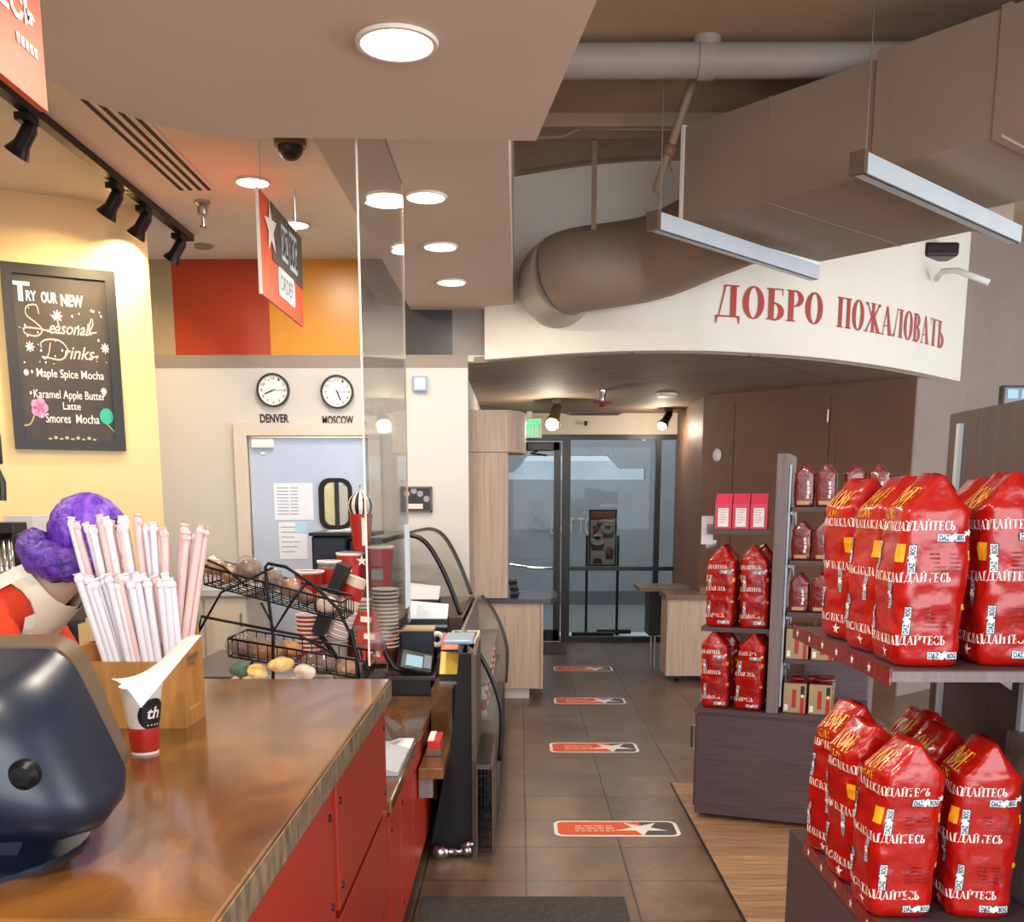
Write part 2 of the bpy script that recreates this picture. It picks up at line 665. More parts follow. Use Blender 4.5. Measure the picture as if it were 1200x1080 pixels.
def floor_material():
    mat('tile', '#7a6252', .38, spec=.45)
    m, nt, b = tex_nodes('tile')
    tc = nt.nodes.new('ShaderNodeTexCoord')
    mp = nt.nodes.new('ShaderNodeMapping')
    mp.inputs['Location'].default_value = (.026, -3.879, 0)
    nt.links.new(tc.outputs['Object'], mp.inputs[0])
    br = nt.nodes.new('ShaderNodeTexBrick')
    br.offset = 0.0
    br.inputs['Color1'].default_value = lin('#94775d')
    br.inputs['Color2'].default_value = lin('#806651')
    br.inputs['Mortar'].default_value = lin('#4a3c34')
    br.inputs['Scale'].default_value = 1
    br.inputs['Mortar Size'].default_value = .005
    br.inputs['Mortar Smooth'].default_value = .3
    br.inputs['Brick Width'].default_value = .4445
    br.inputs['Row Height'].default_value = .418
    nt.links.new(mp.outputs[0], br.inputs[0])
    n = nt.nodes.new('ShaderNodeTexNoise')
    n.inputs['Scale'].default_value = 3.2
    n.inputs['Detail'].default_value = 9
    n.inputs['Roughness'].default_value = .6
    n.inputs['Distortion'].default_value = .35
    nt.links.new(tc.outputs['Object'], n.inputs[0])
    r = link_ramp(nt, n.outputs[0], [(.2, '#8c8c8c'), (.5, '#c8c8c8'), (.8, '#ffffff')])
    mx = nt.nodes.new('ShaderNodeMix')
    mx.data_type = 'RGBA'
    mx.blend_type = 'MULTIPLY'
    mx.inputs[0].default_value = 1
    nt.links.new(br.outputs['Color'], mx.inputs[6])
    nt.links.new(r.outputs[0], mx.inputs[7])
    n3 = nt.nodes.new('ShaderNodeTexNoise')
    n3.inputs['Scale'].default_value = 2.1
    n3.inputs['Detail'].default_value = 12
    n3.inputs['Roughness'].default_value = .78
    nt.links.new(tc.outputs['Object'], n3.inputs[0])
    r3 = link_ramp(nt, n3.outputs[0], [(.52, '#000000'), (.78, '#a0a0a0')])
    mx3 = nt.nodes.new('ShaderNodeMix')
    mx3.data_type = 'RGBA'
    nt.links.new(r3.outputs[0], mx3.inputs[0])
    nt.links.new(mx.outputs[2], mx3.inputs[6])
    mx3.inputs[7].default_value = lin('#b3a698')
    nt.links.new(mx3.outputs[2], b.inputs['Base Color'])
    r2 = link_ramp(nt, n.outputs[0], [(.15, '#8c8c8c'), (.85, '#a8a8a8')])
    nt.links.new(r2.outputs[0], b.inputs['Roughness'])
    bp = nt.nodes.new('ShaderNodeBump')
    bp.inputs['Strength'].default_value = .4
    bp.inputs['Distance'].default_value = .004
    bp.invert = True
    nt.links.new(br.outputs['Fac'], bp.inputs['Height'])
    nt.links.new(bp.outputs[0], b.inputs['Normal'])


def plank_material():
    mat('planks', '#b0814f', .38)
    m, nt, b = tex_nodes('planks')
    tc = nt.nodes.new('ShaderNodeTexCoord')
    br = nt.nodes.new('ShaderNodeTexBrick')
    br.offset = .37
    br.inputs['Color1'].default_value = lin('#c69c74')
    br.inputs['Color2'].default_value = lin('#ad8460')
    br.inputs['Mortar'].default_value = lin('#7d5c40')
    br.inputs['Scale'].default_value = 1
    br.inputs['Mortar Size'].default_value = .0012
    br.inputs['Brick Width'].default_value = 1.1
    br.inputs['Row Height'].default_value = .058
    nt.links.new(tc.outputs['Object'], br.inputs[0])
    mp = nt.nodes.new('ShaderNodeMapping')
    mp.inputs['Scale'].default_value = (4, 70, 1)
    nt.links.new(tc.outputs['Object'], mp.inputs[0])
    n = nt.nodes.new('ShaderNodeTexNoise')
    n.inputs['Scale'].default_value = 1
    n.inputs['Detail'].default_value = 5
    nt.links.new(mp.outputs[0], n.inputs[0])
    r = link_ramp(nt, n.outputs[0], [(.3, '#b0b0b0'), (.7, '#ffffff')])
    mx = nt.nodes.new('ShaderNodeMix')
    mx.data_type = 'RGBA'
    mx.blend_type = 'MULTIPLY'
    mx.inputs[0].default_value = 1
    nt.links.new(br.outputs['Color'], mx.inputs[6])
    nt.links.new(r.outputs[0], mx.inputs[7])
    nt.links.new(mx.outputs[2], b.inputs['Base Color'])


def stone_material():
    """polished brown stone worktop: cloudy amber with a few light veins"""
    mat('stone', '#8a5a2e', .16, spec=.4, coat=.12)
    mat('stone_edge', '#5f5040', .55, col2='#8a755a', scale=(6, 30, 14), bump=.5, bscale=40)
    m, nt, b = tex_nodes('stone')
    tc = nt.nodes.new('ShaderNodeTexCoord')
    n = nt.nodes.new('ShaderNodeTexNoise')
    n.inputs['Scale'].default_value = 2.3
    n.inputs['Detail'].default_value = 8
    n.inputs['Distortion'].default_value = 1.4
    mp = nt.nodes.new('ShaderNodeMapping')
    mp.inputs['Scale'].default_value = (1.6, .8, 1)
    mp.inputs['Rotation'].default_value = (0, 0, .5)
    nt.links.new(tc.outputs['Object'], mp.inputs[0])
    nt.links.new(mp.outputs[0], n.inputs[0])
    r = link_ramp(nt, n.outputs[0], [(.25, '#432b19'), (.45, '#5f3e20'), (.62, '#7f5426'), (.78, '#624026')])
    n2 = nt.nodes.new('ShaderNodeTexNoise')
    n2.inputs['Scale'].default_value = 3.0
    n2.inputs['Detail'].default_value = 10
    n2.inputs['Distortion'].default_value = 2.0
    nt.links.new(mp.outputs[0], n2.inputs[0])
    r2 = link_ramp(nt, n2.outputs[0], [(.488, '#000000'), (.5, '#3c3c3c'), (.512, '#000000')])
    mx = nt.nodes.new('ShaderNodeMix')
    mx.data_type = 'RGBA'
    nt.links.new(r2.outputs[0], mx.inputs[0])
    nt.links.new(r.outputs[0], mx.inputs[6])
    mx.inputs[7].default_value = lin('#c8985a')
    nt.links.new(mx.outputs[2], b.inputs['Base Color'])


def tile_ceiling_material():
    mat('ceiling_tiles', '#8d7c6c', .7)
    m, nt, b = tex_nodes('ceiling_tiles')
    tc = nt.nodes.new('ShaderNodeTexCoord')
    mp = nt.nodes.new('ShaderNodeMapping')
    mp.inputs['Rotation'].default_value = (0, 0, math.radians(35))
    nt.links.new(tc.outputs['Object'], mp.inputs[0])
    br = nt.nodes.new('ShaderNodeTexBrick')
    br.offset = 0.0
    br.inputs['Color1'].default_value = lin('#93806e')
    br.inputs['Color2'].default_value = lin('#877565')
    br.inputs['Mortar'].default_value = lin('#5d5046')
    br.inputs['Scale'].default_value = 1
    br.inputs['Mortar Size'].default_value = .008
    br.inputs['Brick Width'].default_value = 1.2
    br.inputs['Row Height'].default_value = .6
    nt.links.new(mp.outputs[0], br.inputs[0])
    nt.links.new(br.outputs['Color'], b.inputs['Base Color'])


floor_material()
plank_material()
stone_material()
tile_ceiling_material()

# ------------------------------------------------------------------ the setting
struct('floor', B().box(-6, 7, -3.2, 12.0, -.1, 0), 'tile')
bb = B().slab([(.876, -3.2), (7, -3.2), (7, 5.61), (.876, 5.61)], 0, .005)
struct('floor', bb, 'planks')
struct('trim_1', B().box(.866, .876, -3.2, 5.61, 0, .007), 'black_frame')

LC = 3.255      # left ceiling
BX0, BX1, BZ = -.765, -.045, 2.917
SZ = 2.66
sof = [(.19, -3.2), (.165, 2.39), (.047, 3.252), (-.93, 3.21), (-1.06, 3.09), (-1.17, 2.93), (-1.22, 2.75), (-1.27, 2.4), (-1.3, -3.2)]
struct('ceiling', B().slab([(p[0], p[1]) for p in sof], SZ, 3.74), 'soffit')
struct('ceiling', B().box(BX0, BX1, 3.2, 7.4, BZ, 3.74), 'soffit')
struct('ceiling', B().box(-6, BX0, -3.2, 7.4, LC, LC + .1), 'ceil_cream')
struct('ceiling', B().box(BX1, 7, -3.2, 9.2, 3.75, 3.9), 'slab_paint')
struct('trim_2', B().box(BX1, 7, 6.15, 6.35, 3.68, 3.75), 'slab_paint')

# back wall with the staff door opening
DX0, DX1, DZ1 = -1.952, -1.085, 2.06
bb = B()
bb.box(-6, DX0, 7.4, 7.5, 0, 3.8).box(DX0, DX1, 7.4, 7.5, DZ1, 3.8).box(DX1, -.37, 7.4, 7.5, 0, 3.8)
bb.box(-.37, -.2, 7.4, 7.5, 2.57, 3.8)
wb = struct('wall_back', bb, 'wall_white')
for nm, x0, x1, z0, z1, mm in (('painted_band', -3.2, -.37, 2.53, 2.615, 'stripe_taupe'), ('painted_panel', -3.2, -2.43, 2.615, LC, 'wall_olive'),
                               ('painted_square', -2.43, -1.757, 2.615, LC, 'paint_red'), ('painted_square', -1.757, -1.115, 2.615, LC, 'paint_yellow'),
                               ('painted_square', -1.115, -.475, 2.615, LC, 'paint_black'), ('painted_square', -.475, -.235, 2.615, LC, 'paint_grey')):
    make(nm, B().box(x0, x1, 7.394, 7.4, z0, z1), mm, wb)
struct('wall_side', B().box(-.5, -.415, 7.5, 11.5, 0, 2.57), 'wall_white')
# yellow wall carrying the chalkboard
YW0, YW1 = Vector((-2.149, 6.145, 0)), Vector((-5.2, 4.56, 0))
yd = (YW0 - YW1).normalized()
yn = Vector((yd.y, -yd.x, 0))       # faces the viewer
bb = B().prism([YW0, YW1, YW1 - yn * .12, YW0 - yn * .12], (0, 0, LC))
wl = struct('wall_left', bb, 'wall_yellow')
struct('wall_left', B().box(-6, -5.2, -3.2, 4.6, 0, LC), 'wall_yellow')

# staff door in the back wall
d1 = struct('door_1', B().box(DX0 - .09, DX0, 7.36, 7.42, 0, 2.145).box(DX1, DX1 + .09, 7.36, 7.42, 0, 2.145)
            .box(DX0, DX1, 7.36, 7.42, DZ1, 2.145), 'frame_cream')
wx0, wx1 = P(374, 590, Y=7.4).x, P(413, 590, Y=7.4).x
wz0, wz1 = P(393, 620, Y=7.4).z, P(393, 560, Y=7.4).z
bb = B()
lx0, lx1, lz1 = DX0 + .012, DX1 - .012, DZ1 - .012
for a in ((lx0, wx0 + .02, .01, lz1), (wx1 - .02, lx1, .01, lz1), (wx0 + .02, wx1 - .02, .01, wz0 + .02), (wx0 + .02, wx1 - .02, wz1 - .02, lz1)):
    bb.box(a[0], a[1], 7.405, 7.445, a[2], a[3])
make('door_leaf', bb, 'door_blue', d1)
o2 = rrect2(wx0, wz0, wx1, wz1, .08)
i2 = rrect2(wx0 + .03, wz0 + .03, wx1 - .03, wz1 - .03, .055)
bb = B()
n = len(o2)
vs = [(x, 7.385, z) for x, z in o2] + [(x, 7.385, z) for x, z in i2] + [(x, 7.45, z) for x, z in o2] + [(x, 7.45, z) for x, z in i2]
fs = []
for i in range(n):
    j = (i + 1) % n
    fs += [[i, j, n + j, n + i], [n + i, n + j, 3 * n + j, 3 * n + i], [i, j, 2 * n + j, 2 * n + i], [2 * n + i, 2 * n + j, 3 * n + j, 3 * n + i]]
make('window_gasket', bb.faces(vs, fs), 'black_matte', d1)
make('door_glass', B().box(wx0 + .02, wx1 - .02, 7.423, 7.427, wz0 + .02, wz1 - .02), 'store_glass', d1)
make('door_closer', B().box(DX0 + .03, DX0 + .19, 7.37, 7.405, 1.975, 2.035, .006).box(DX0 + .09, DX0 + .12, 7.395, 7.405, 1.93, 1.945), 'white_paint', d1)
# lit room seen through the small door window
struct('wall_back', B().box(-3.4, -.46, 9.2, 9.3, 0, 2.6).box(-3.5, -3.4, 7.5, 9.3, 0, 2.6), 'room_cream')
struct('ceiling', B().box(-3.4, -.46, 7.5, 9.3, 2.5, 2.6), 'room_cream')
lamp('assumed_staff_room_lamp', (-1.5, 8.4, 2.45), 40, .5, WARM)  # unseen lamp, assumed from the lit door window
t = thing('notice_board', 'black framed notice with a green patch behind the staff door window', 'notice', (-1.52, 9.2, 1.0))
make('board_panel', B().box(-1.62, -1.3, 9.17, 9.19, 1.1, 2.0), 'paper', t)
make('frame', B().box(-1.66, -1.62, 9.16, 9.2, 1.05, 2.05).box(-1.3, -1.26, 9.16, 9.2, 1.05, 2.05).box(-1.62, -1.3, 9.16, 9.2, 2.0, 2.05), 'black_frame', t)
make('green_notice', B().box(-1.58, -1.36, 9.16, 9.17, 1.74, 1.9), 'teal', t)

# curved white bulkhead and the low tiled ceiling behind it
arc0 = [Vector((-.246, 7.293)), Vector((.233, 7.049)), Vector((.55, 6.93)), Vector((.787, 6.885)), Vector((1.068, 6.88)), Vector((1.355, 6.925)), Vector((1.987, 7.184)), Vector((2.766, 7.76)), Vector((3.62, 8.62))]


def catmull(pts, k=6):
    out = []
    for i in range(len(pts) - 1):
        p0, p1, p2, p3 = pts[max(i - 1, 0)], pts[i], pts[i + 1], pts[min(i + 2, len(pts) - 1)]
        for j in range(k):
            t = j / k
            out.append(0.5 * (2 * p1 + (p2 - p0) * t + (2 * p0 - 5 * p1 + 4 * p2 - p3) * t * t + (3 * p1 - p0 - 3 * p2 + p3) * t ** 3))
    out.append(pts[-1])
    return out


arc = catmull(arc0)
back = []
for i, p in enumerate(arc):
    a, b_ = arc[max(i - 1, 0)], arc[min(i + 1, len(arc) - 1)]
    d = (b_ - a).normalized()
    back.append(p + Vector((-d.y, d.x)) * .07)
struct('wall_bulkhead', B().slab([(p.x, p.y) for p in arc] + [(p.x, p.y) for p in back[::-1]], 2.57, 3.72), 'bulkhead_white', smooth=30)
struct('ceiling', B().slab([(p.x, p.y) for p in back] + [(3.7, 11.6), (-.45, 11.6), (-.45, 7.45)], 2.56, 2.6), 'ceiling_tiles')

# brown wall with a flush door, and the wall at the right
bw = [Vector((1.75, 11.6)), Vector((1.701, 9.644)), Vector((3.122, 8.239)), Vector((3.2, 8.32)), Vector((1.82, 9.7)), Vector((1.87, 11.6))]
struct('wall_brown', B().slab(bw, 0, 2.6), 'brown_wall')
bdv = (bw[2] - bw[1]).normalized()
bnv = Vector((bdv.y * -1, bdv.x)) * -1
O = bw[1]


def on_line(x, y, o, d):
    """distance along the vertical wall o + s d at which direction (x, y) meets it, and the height"""
    r = P(x, y, Y=1.0) - Vector((0, 0, EYE))
    det = r.x * -d.y + r.y * d.x
    k = (o.x * -d.y + o.y * d.x) / det
    hit = r * k
    return (Vector((hit.x, hit.y)) - Vector((o.x, o.y))).dot(Vector((d.x, d.y))), EYE + hit.z


sa, _ = on_line(862, 500, O, bdv)
sb, _ = on_line(972, 500, O, bdv)
fn = Vector((-bdv.y, bdv.x))
if fn.y > 0:
    fn = -fn
fn = Vector((fn.x, fn.y, 0))
Rw = Vector((bdv.x, bdv.y, 0))
bb = B().prism([Vector((O.x, O.y, .02)) + Rw * s_ + fn * f_ for s_, f_ in ((sa, 0), (sb, 0), (sb, .012), (sa, .012))], (0, 0, 2.43))
d3 = struct('door_2', bb, 'brown_wall')
sh, zh = on_line(971, 487, O, bdv)
make('hinge', B().cyl(Vector((O.x, O.y, zh - .05)) + Rw * sh + fn * .015, Vector((O.x, O.y, zh + .05)) + Rw * sh + fn * .015, .008), 'steel', d3)
bb = B()
for s_ in (sa - .03, sb + .03):
    bb.prism([Vector((O.x, O.y, 0)) + Rw * (s_ + q) + fn * f_ for q, f_ in ((-.02, 0), (.02, 0), (.02, .008), (-.02, .008))], (0, 0, 2.48))
make('door_casing', bb, 'brown_wall', d3)
struct('wall_right', B().slab([(3.13, 8.25), (3.74, 8.76), (7, 10.4), (7, 10.6), (3.7, 8.95), (3.1, 8.4)], 0, 3.75), 'wall_taupe')

# shop-front wall of glass, header and the place outside it
GY = 11.55
struct('wall_front', B().box(-.45, 1.8, GY - .02, GY + .12, 2.33, 2.6), 'ceil_cream')
fx = [P(x, 600, Y=GY).x for x in (600, 655, 668, 767, 773, 816, 822)]
w1 = struct('window_1', B().box(fx[2], fx[3], GY - .03, GY + .05, 2.275, 2.33).box(fx[3], fx[4], GY - .03, GY + .05, 0, 2.33)
            .box(fx[2], fx[3], GY - .03, GY + .05, 0, .06).box(fx[2], fx[3], GY - .035, GY + .05, .82, .865)
            .box(fx[1] + .03, fx[2], GY - .04, GY + .06, 0, 2.33), 'black_frame')
make('pane', B().box(fx[2], fx[3], GY + .005, GY + .013, .06, 2.275), 'store_glass', w1)
w2 = struct('window_2', B().box(fx[4], fx[6], GY - .03, GY + .05, 2.275, 2.33).box(fx[5], fx[6], GY - .03, GY + .05, 0, 2.275)
            .box(fx[4], fx[5], GY - .03, GY + .05, 0, .06).box(fx[4], fx[5], GY - .035, GY + .05, .82, .865), 'black_frame')
make('pane', B().box(fx[4], fx[5], GY + .005, GY + .013, .06, 2.275), 'store_glass', w2)
gx0 = -.5
gd = struct('door_3', B().box(gx0, gx0 + .1, GY - .02, GY + .03, .01, 2.25).box(fx[1] - .06, fx[1] + .02, GY - .02, GY + .03, .01, 2.25)
            .box(gx0, fx[1], GY - .02, GY + .03, .01, .14).box(gx0, fx[1], GY - .02, GY + .03, 2.16, 2.25), 'black_frame')
make('pane', B().box(gx0 + .1, fx[1] - .06, GY + .003, GY + .011, .14, 2.16), 'store_glass', gd)
make('door_frame', B().box(gx0 - .05, fx[1] + .04, GY - .03, GY + .05, 2.26, 2.33), 'black_frame', gd)
make('push_bar', B().tube([(gx0 + .1, GY - .03, .9), (-.1, GY - .09, .895), (.1, GY - .08, .86), (.3, GY - .075, .85), (fx[1] - .02, GY - .05, .85)], .014), 'chrome', gd)
make('door_closer', B().box(.08, .38, GY - .1, GY - .02, 2.15, 2.24, .01).tube([(.2, GY - .06, 2.15), (.12, GY - .16, 2.12), (.3, GY - .05, 2.1)], .01), 'black_metal', gd)

OY = 16.0
struct('floor_outside', B().box(-6, 9, 12.0, 24, -.12, -.02), 'asphalt_out').name = 'floor'
struct('trim_3', B().box(-1, 2.2, 11.95, 12.3, -.02, .015), 'lit_sill_out')  # pale strip: the light on the sill is put into its colour
bb = B()
bb.box(-6, 9, OY, OY + .2, -.1, 1.93).box(-6, 9, OY, OY + .2, 2.3, 3.4).box(-6, -1.5, OY, OY + .2, 1.93, 2.3).box(1.95, 9, OY, OY + .2, 1.93, 2.3)
wo = struct('wall_outside', bb, 'concrete_out')
make('wall_base', B().box(-6, 9, OY - .03, OY, -.02, .2), 'asphalt_out', wo)
make('stepped_lintel', B().prism([(1.35, OY - .02, 2.3), (1.95, OY - .02, 2.3), (1.95, OY - .02, 2.1), (1.55, OY - .02, 2.1)], (0, .1, 0)), 'concrete_out', wo)
make('stepped_lintel', B().prism([(-.6, OY - .02, 2.3), (.12, OY - .02, 2.3), (.02, OY - .02, 2.16), (-.1, OY - .02, 2.04), (-.6, OY - .02, 2.04)], (0, .1, 0)), 'concrete_out', wo)
struct('shade_slab_outside', B().box(-6, 9, 11.7, 12.6, 2.9, 3.0), 'concrete_out').name = 'ceiling'  # unseen roof slab, added to darken the yard
solo('building', B().box(-9, 3.0, 30, 33, 0, 2.75).box(3.0, 12, 31, 33, 0, 3.3), 'building_out', 'pale flat building seen through the slot above the outside wall', 'building')

# ------------------------------------------------------------------ ceiling fixtures
def downlight(x, y, z, r, label, group, e=None):
    t = thing('downlight', label, 'ceiling light', (x, y, z - .012), 0, group)
    make('lamp_trim', B().lathe([(r, .0), (r * 1.12, 0), (r * 1.15, .008), (r * 1.1, .0115), (r, .0115)], (x, y, z - .0125), caps=False), 'lamp_trim', t, smooth=40)
    make('lens', B().lathe([(0.001, -.004), (r * .7, -.003), (r, .004), (r, .008), (.001, .008)], (x, y, z - .012)), 'lamp_glow', t, smooth=True)
    if e:
        lamp('downlight_beam', (x, y, z - .03), e, r * 2, WARM)
    return t


for px, py, z, lab, grp, e in ((465, 47, SZ, 'large round downlight in the nearest flat ceiling panel', None, 20),
                               (499, 229, BZ, 'nearest round downlight of the row in the dropped ceiling box', 'row of downlights', 12),
                               (516, 287.5, BZ, 'middle round downlight of the row in the dropped ceiling box', 'row of downlights', 12),
                               (529, 329.5, BZ, 'farthest round downlight of the row in the dropped ceiling box', 'row of downlights', 12),
                               (296, 212, LC, 'round downlight in the cream ceiling left of the hanging order sign', 'left ceiling lights', 12),
                               (345, 262, LC, 'round downlight half hidden behind the hanging order sign', 'left ceiling lights', 12)):
    q = P(px, py, Z=z)
    downlight(q.x, q.y, z, .083 if z > SZ else .085, lab, grp, e)
# more of the same lamps, assumed above and behind the viewer, outside the frame
for x, y, z, e in ((-.45, 1.0, SZ, 24), (-.45, -1.0, SZ, 24), (-2.6, 3.6, LC, 20), (-2.9, 2.2, LC, 20)):
    lamp('downlight_beam', (x, y, z - .03), e, .17, WARM)

# track light along the left ceiling
ta, tb = Vector((-2.08, 4.0, LC - .04)), Vector((-2.127, 6.746, LC - .04))
t = thing('track_light', 'long black track with spot heads above the chalkboard', 'track light', (-2.1, 5.4, LC - .04))
make('track_rail', B().box(ta.x - .03, ta.x + .02, ta.y, tb.y, LC - .04, LC), 'black_metal', t)


def spot_head(parent, base, aim, m='black_metal', glow=False, k=1.0):
    base, aim = Vector(base), Vector(aim).normalized()
    j = base - Vector((0, 0, .07 * k))
    b = B().cyl(base, j, .012 * k, n=10).box(base.x - .03 * k, base.x + .03 * k, base.y - .05 * k, base.y + .05 * k, base.z - .03 * k, base.z)
    b.tube([j - aim * .05 * k, j - aim * .02 * k, j + aim * .05 * k, j + aim * .1 * k, j + aim * .102 * k], [.02 * k, .034 * k, .034 * k, .055 * k, .048 * k], 18)
    h = make('spot_head', b, m, parent, smooth=35)
    if glow:
        make('spot_lens', B().ball(j + aim * .105 * k, .042 * k, 2), 'spot_glow', h, smooth=True)
    return j + aim * .13 * k


for px, py in ((30, 128), (134, 215), (168, 240), (209, 272)):
    q = P(px, py, X=-2.105)
    e = spot_head(t, (-2.105, q.y, LC - .04), (-.55, .1, -.75))
    lamp('track_beam', e, 5.2, .07, (1, .72, .38), e + Vector((-.55, .35, -.75)), spread=1.9)

# linear slot vent
t = thing('slot_vent', 'white linear slot vent with four dark slots in the left ceiling', 'air vent', (-1.75, 5.15, LC - .006))
make('vent_plate', B().box(-1.86, -1.64, 4.5, 5.85, LC - .006, LC), 'ceil_cream', t)
for k in range(4):
    x = -1.835 + k * .05
    make('slot', B().box(x, x + .022, 4.55, 5.8, LC - .008, LC - .0055), 'black_matte', t)
q = P(237, 236, Z=LC)
t = thing('sprinkler', 'chrome fire sprinkler on the cream ceiling beside the slot vent', 'sprinkler', (q.x, q.y, LC))
make('escutcheon', B().lathe([(.045, 0), (.045, -.012), (.03, -.03), (.03, -.07), (.012, -.08)], (q.x, q.y, LC)), 'steel', t, smooth=35)
make('sprinkler_head', B().cyl((q.x, q.y, LC - .08), (q.x, q.y, LC - .13), .008).cyl((q.x, q.y, LC - .13), (q.x, q.y, LC - .134), .02), 'chrome', t)
q = P(340, 163, Z=LC)
t = thing('dome_camera', 'small dark dome camera below the left ceiling behind the soffit edge', 'camera', (q.x, q.y, LC - .06))
make('camera_base', B().lathe([(.075, 0), (.075, -.03), (.07, -.035)], (q.x, q.y, LC)), 'tan_plastic', t, smooth=35)
make('camera_dome', B().ball((q.x, q.y, LC - .035), .06, 3), 'black_plastic', t, smooth=True)
q = P(238, 287, Z=LC)
solo('smoke_detector', B().lathe([(.06, 0), (.06, -.012), (.05, -.02), (0.001, -.022)], (q.x, q.y, LC), 20), 'wall_taupe', 'flat round disc on the left ceiling near the red wall panel', 'smoke detector')

# hanging signs over the counter
SXX = -1.22


def hang_sign(name, label, y0, y1, z0, z1, X, top=LC):
    t = thing(name, label, 'sign', (X, (y0 + y1) / 2, z0))
    make('sign_panel', B().box(X - .007, X + .007, y0, y1, z0, z1), 'sticker_orange', t)
    make('panel_edge', B().box(X - .0075, X + .0075, y0 - .006, y0, z0, z1), 'white_paint', t)
    make('hanging_wire', B().cyl((X, y0 + .08, z1), (X, y0 + .08, top), .0025, n=6), 'white_metal', t)
    make('hanging_wire', B().cyl((X, y1 - .08, z1), (X, y1 - .08, top), .0025, n=6), 'white_metal', t)
    return t


FX = SXX + .009
t = hang_sign('hanging_sign', 'red hanging order sign with a white star and white block letters', 4.985, 5.9, 2.56, 3.03, SXX)
RY = Vector((0, 1, 0))
UZ = Vector((0, 0, 1))
Lh = .915
make('dark_band', B().flat([rect(.22, .2, Lh, .47)], (FX, 4.985, 2.56), RY, UZ, .002), 'sticker_grey', t)
make('star', B().flat(star2(.2, .34, .13, 96), (FX + .003, 4.985, 2.56), RY, UZ), 'white_print', t)
make('order_plate', B().flat([rrect2(.33, .06, .7, .2, .03)], (FX, 4.985, 2.56), RY, UZ, .002), 'white_print', t)
make('plate_lettering', B().flat(fit(font_polys('ORDER', offset=.02), .37, .66, .09, .17), (FX + .003, 4.985, 2.56), RY, UZ), 'ink_grey', t)
make('logo_plate', B().flat([rect(.42, .25, .56, .42), rect(.6, .24, .78, .43)], (FX + .003, 4.985, 2.56), RY, UZ), 'bag_tint', t)
make('logo_lettering', B().flat(fit(font_polys('DAZ', offset=.02), .43, .55, .27, .4) + fit(font_polys('BOG', offset=.02), .61, .77, .26, .41), (FX + .005, 4.985, 2.56), RY, UZ), 'bag_ink', t)
t = hang_sign('hanging_sign', 'red hanging sign with white Cyrillic lettering at the top left', 1.28, 1.985, 2.298, 2.63, -.868, SZ)
FX = -.868 + .009
make('white_lettering', B().flat(fit(font_polys('НАСЛАЖДАЙТЕСЬ', offset=.035), .03, .675, .105, .175), (FX, 1.28, 2.298), RY, UZ), 'white_print', t)
make('small_lettering', B().flat([rect(.60 + .016 * k, .075, .611 + .016 * k, .091) for k in range(5)], (FX, 1.28, 2.298), RY, UZ), 'white_print', t)

# ------------------------------------------------------------------ chalkboard on the yellow wall
o2d = Vector((YW1.x, YW1.y))
d2d = Vector((yd.x, yd.y))
s1, zt1 = on_line(134, 323, o2d, d2d)
s1b, zb1 = on_line(147, 530, o2d, d2d)
s0, zt0 = on_line(0, 303, o2d, d2d)
s1 = (s1 + s1b) / 2
cz0, cz1 = (zb1 + on_line(5, 524, o2d, d2d)[1]) / 2, (zt1 + zt0) / 2
s0 -= .005
Ob = Vector((YW1.x, YW1.y, cz0)) + yd * s0
Bw, Bh = s1 - s0, cz1 - cz0
t = thing('chalkboard', 'black framed menu chalkboard with seasonal drinks in white and pink chalk', 'chalkboard', Ob + yd * Bw / 2 + yn * .02)


def board_box(b, x0, x1, y0, y1, d0, d1):
    return b.prism([Ob + yd * x0 + UZ * y0 + yn * d0, Ob + yd * x1 + UZ * y0 + yn * d0, Ob + yd * x1 + UZ * y0 + yn * d1, Ob + yd * x0 + UZ * y0 + yn * d1], UZ * (y1 - y0))


make('slate', board_box(B(), .04, Bw - .04, .04, Bh - .04, .003, .018), 'chalkboard', t)
b = B()
fw = .055
for a in ((0, Bw, 0, fw), (0, Bw, Bh - fw, Bh), (0, fw, fw, Bh - fw), (Bw - fw, Bw, fw, Bh - fw)):
    board_box(b, *a, .003, .035)
make('frame', b, 'board_frame', t)
CO = Ob + yn * .0195


def chalk(nm, polys, m):
    # polys in fractions of the board
    return make(nm, B().flat([[(x * Bw, y * Bh) for x, y in q] for q in polys], CO, yd, UZ), m, t)


def cfit(txt, x0, x1, y0, y1, shear=0, offset=.004):
    return fit(font_polys(txt, shear=shear, offset=offset), x0, x1, y0, y1)


chalk('chalk_heading', cfit('T', .07, .24, .80, .905, offset=.03) + cfit('RY', .2, .29, .805, .86, offset=.03) + cfit('OUR', .33, .47, .80, .86, offset=.03), 'chalk_blue')
chalk('chalk_heading', cfit('NEW', .5, .7, .79, .855, offset=.035), 'chalk_white')


def spline2(pts, w, k=6):
    p = catmull([Vector(q) for q in pts], k)
    return stroke2([(q.x, q.y) for q in p], w)


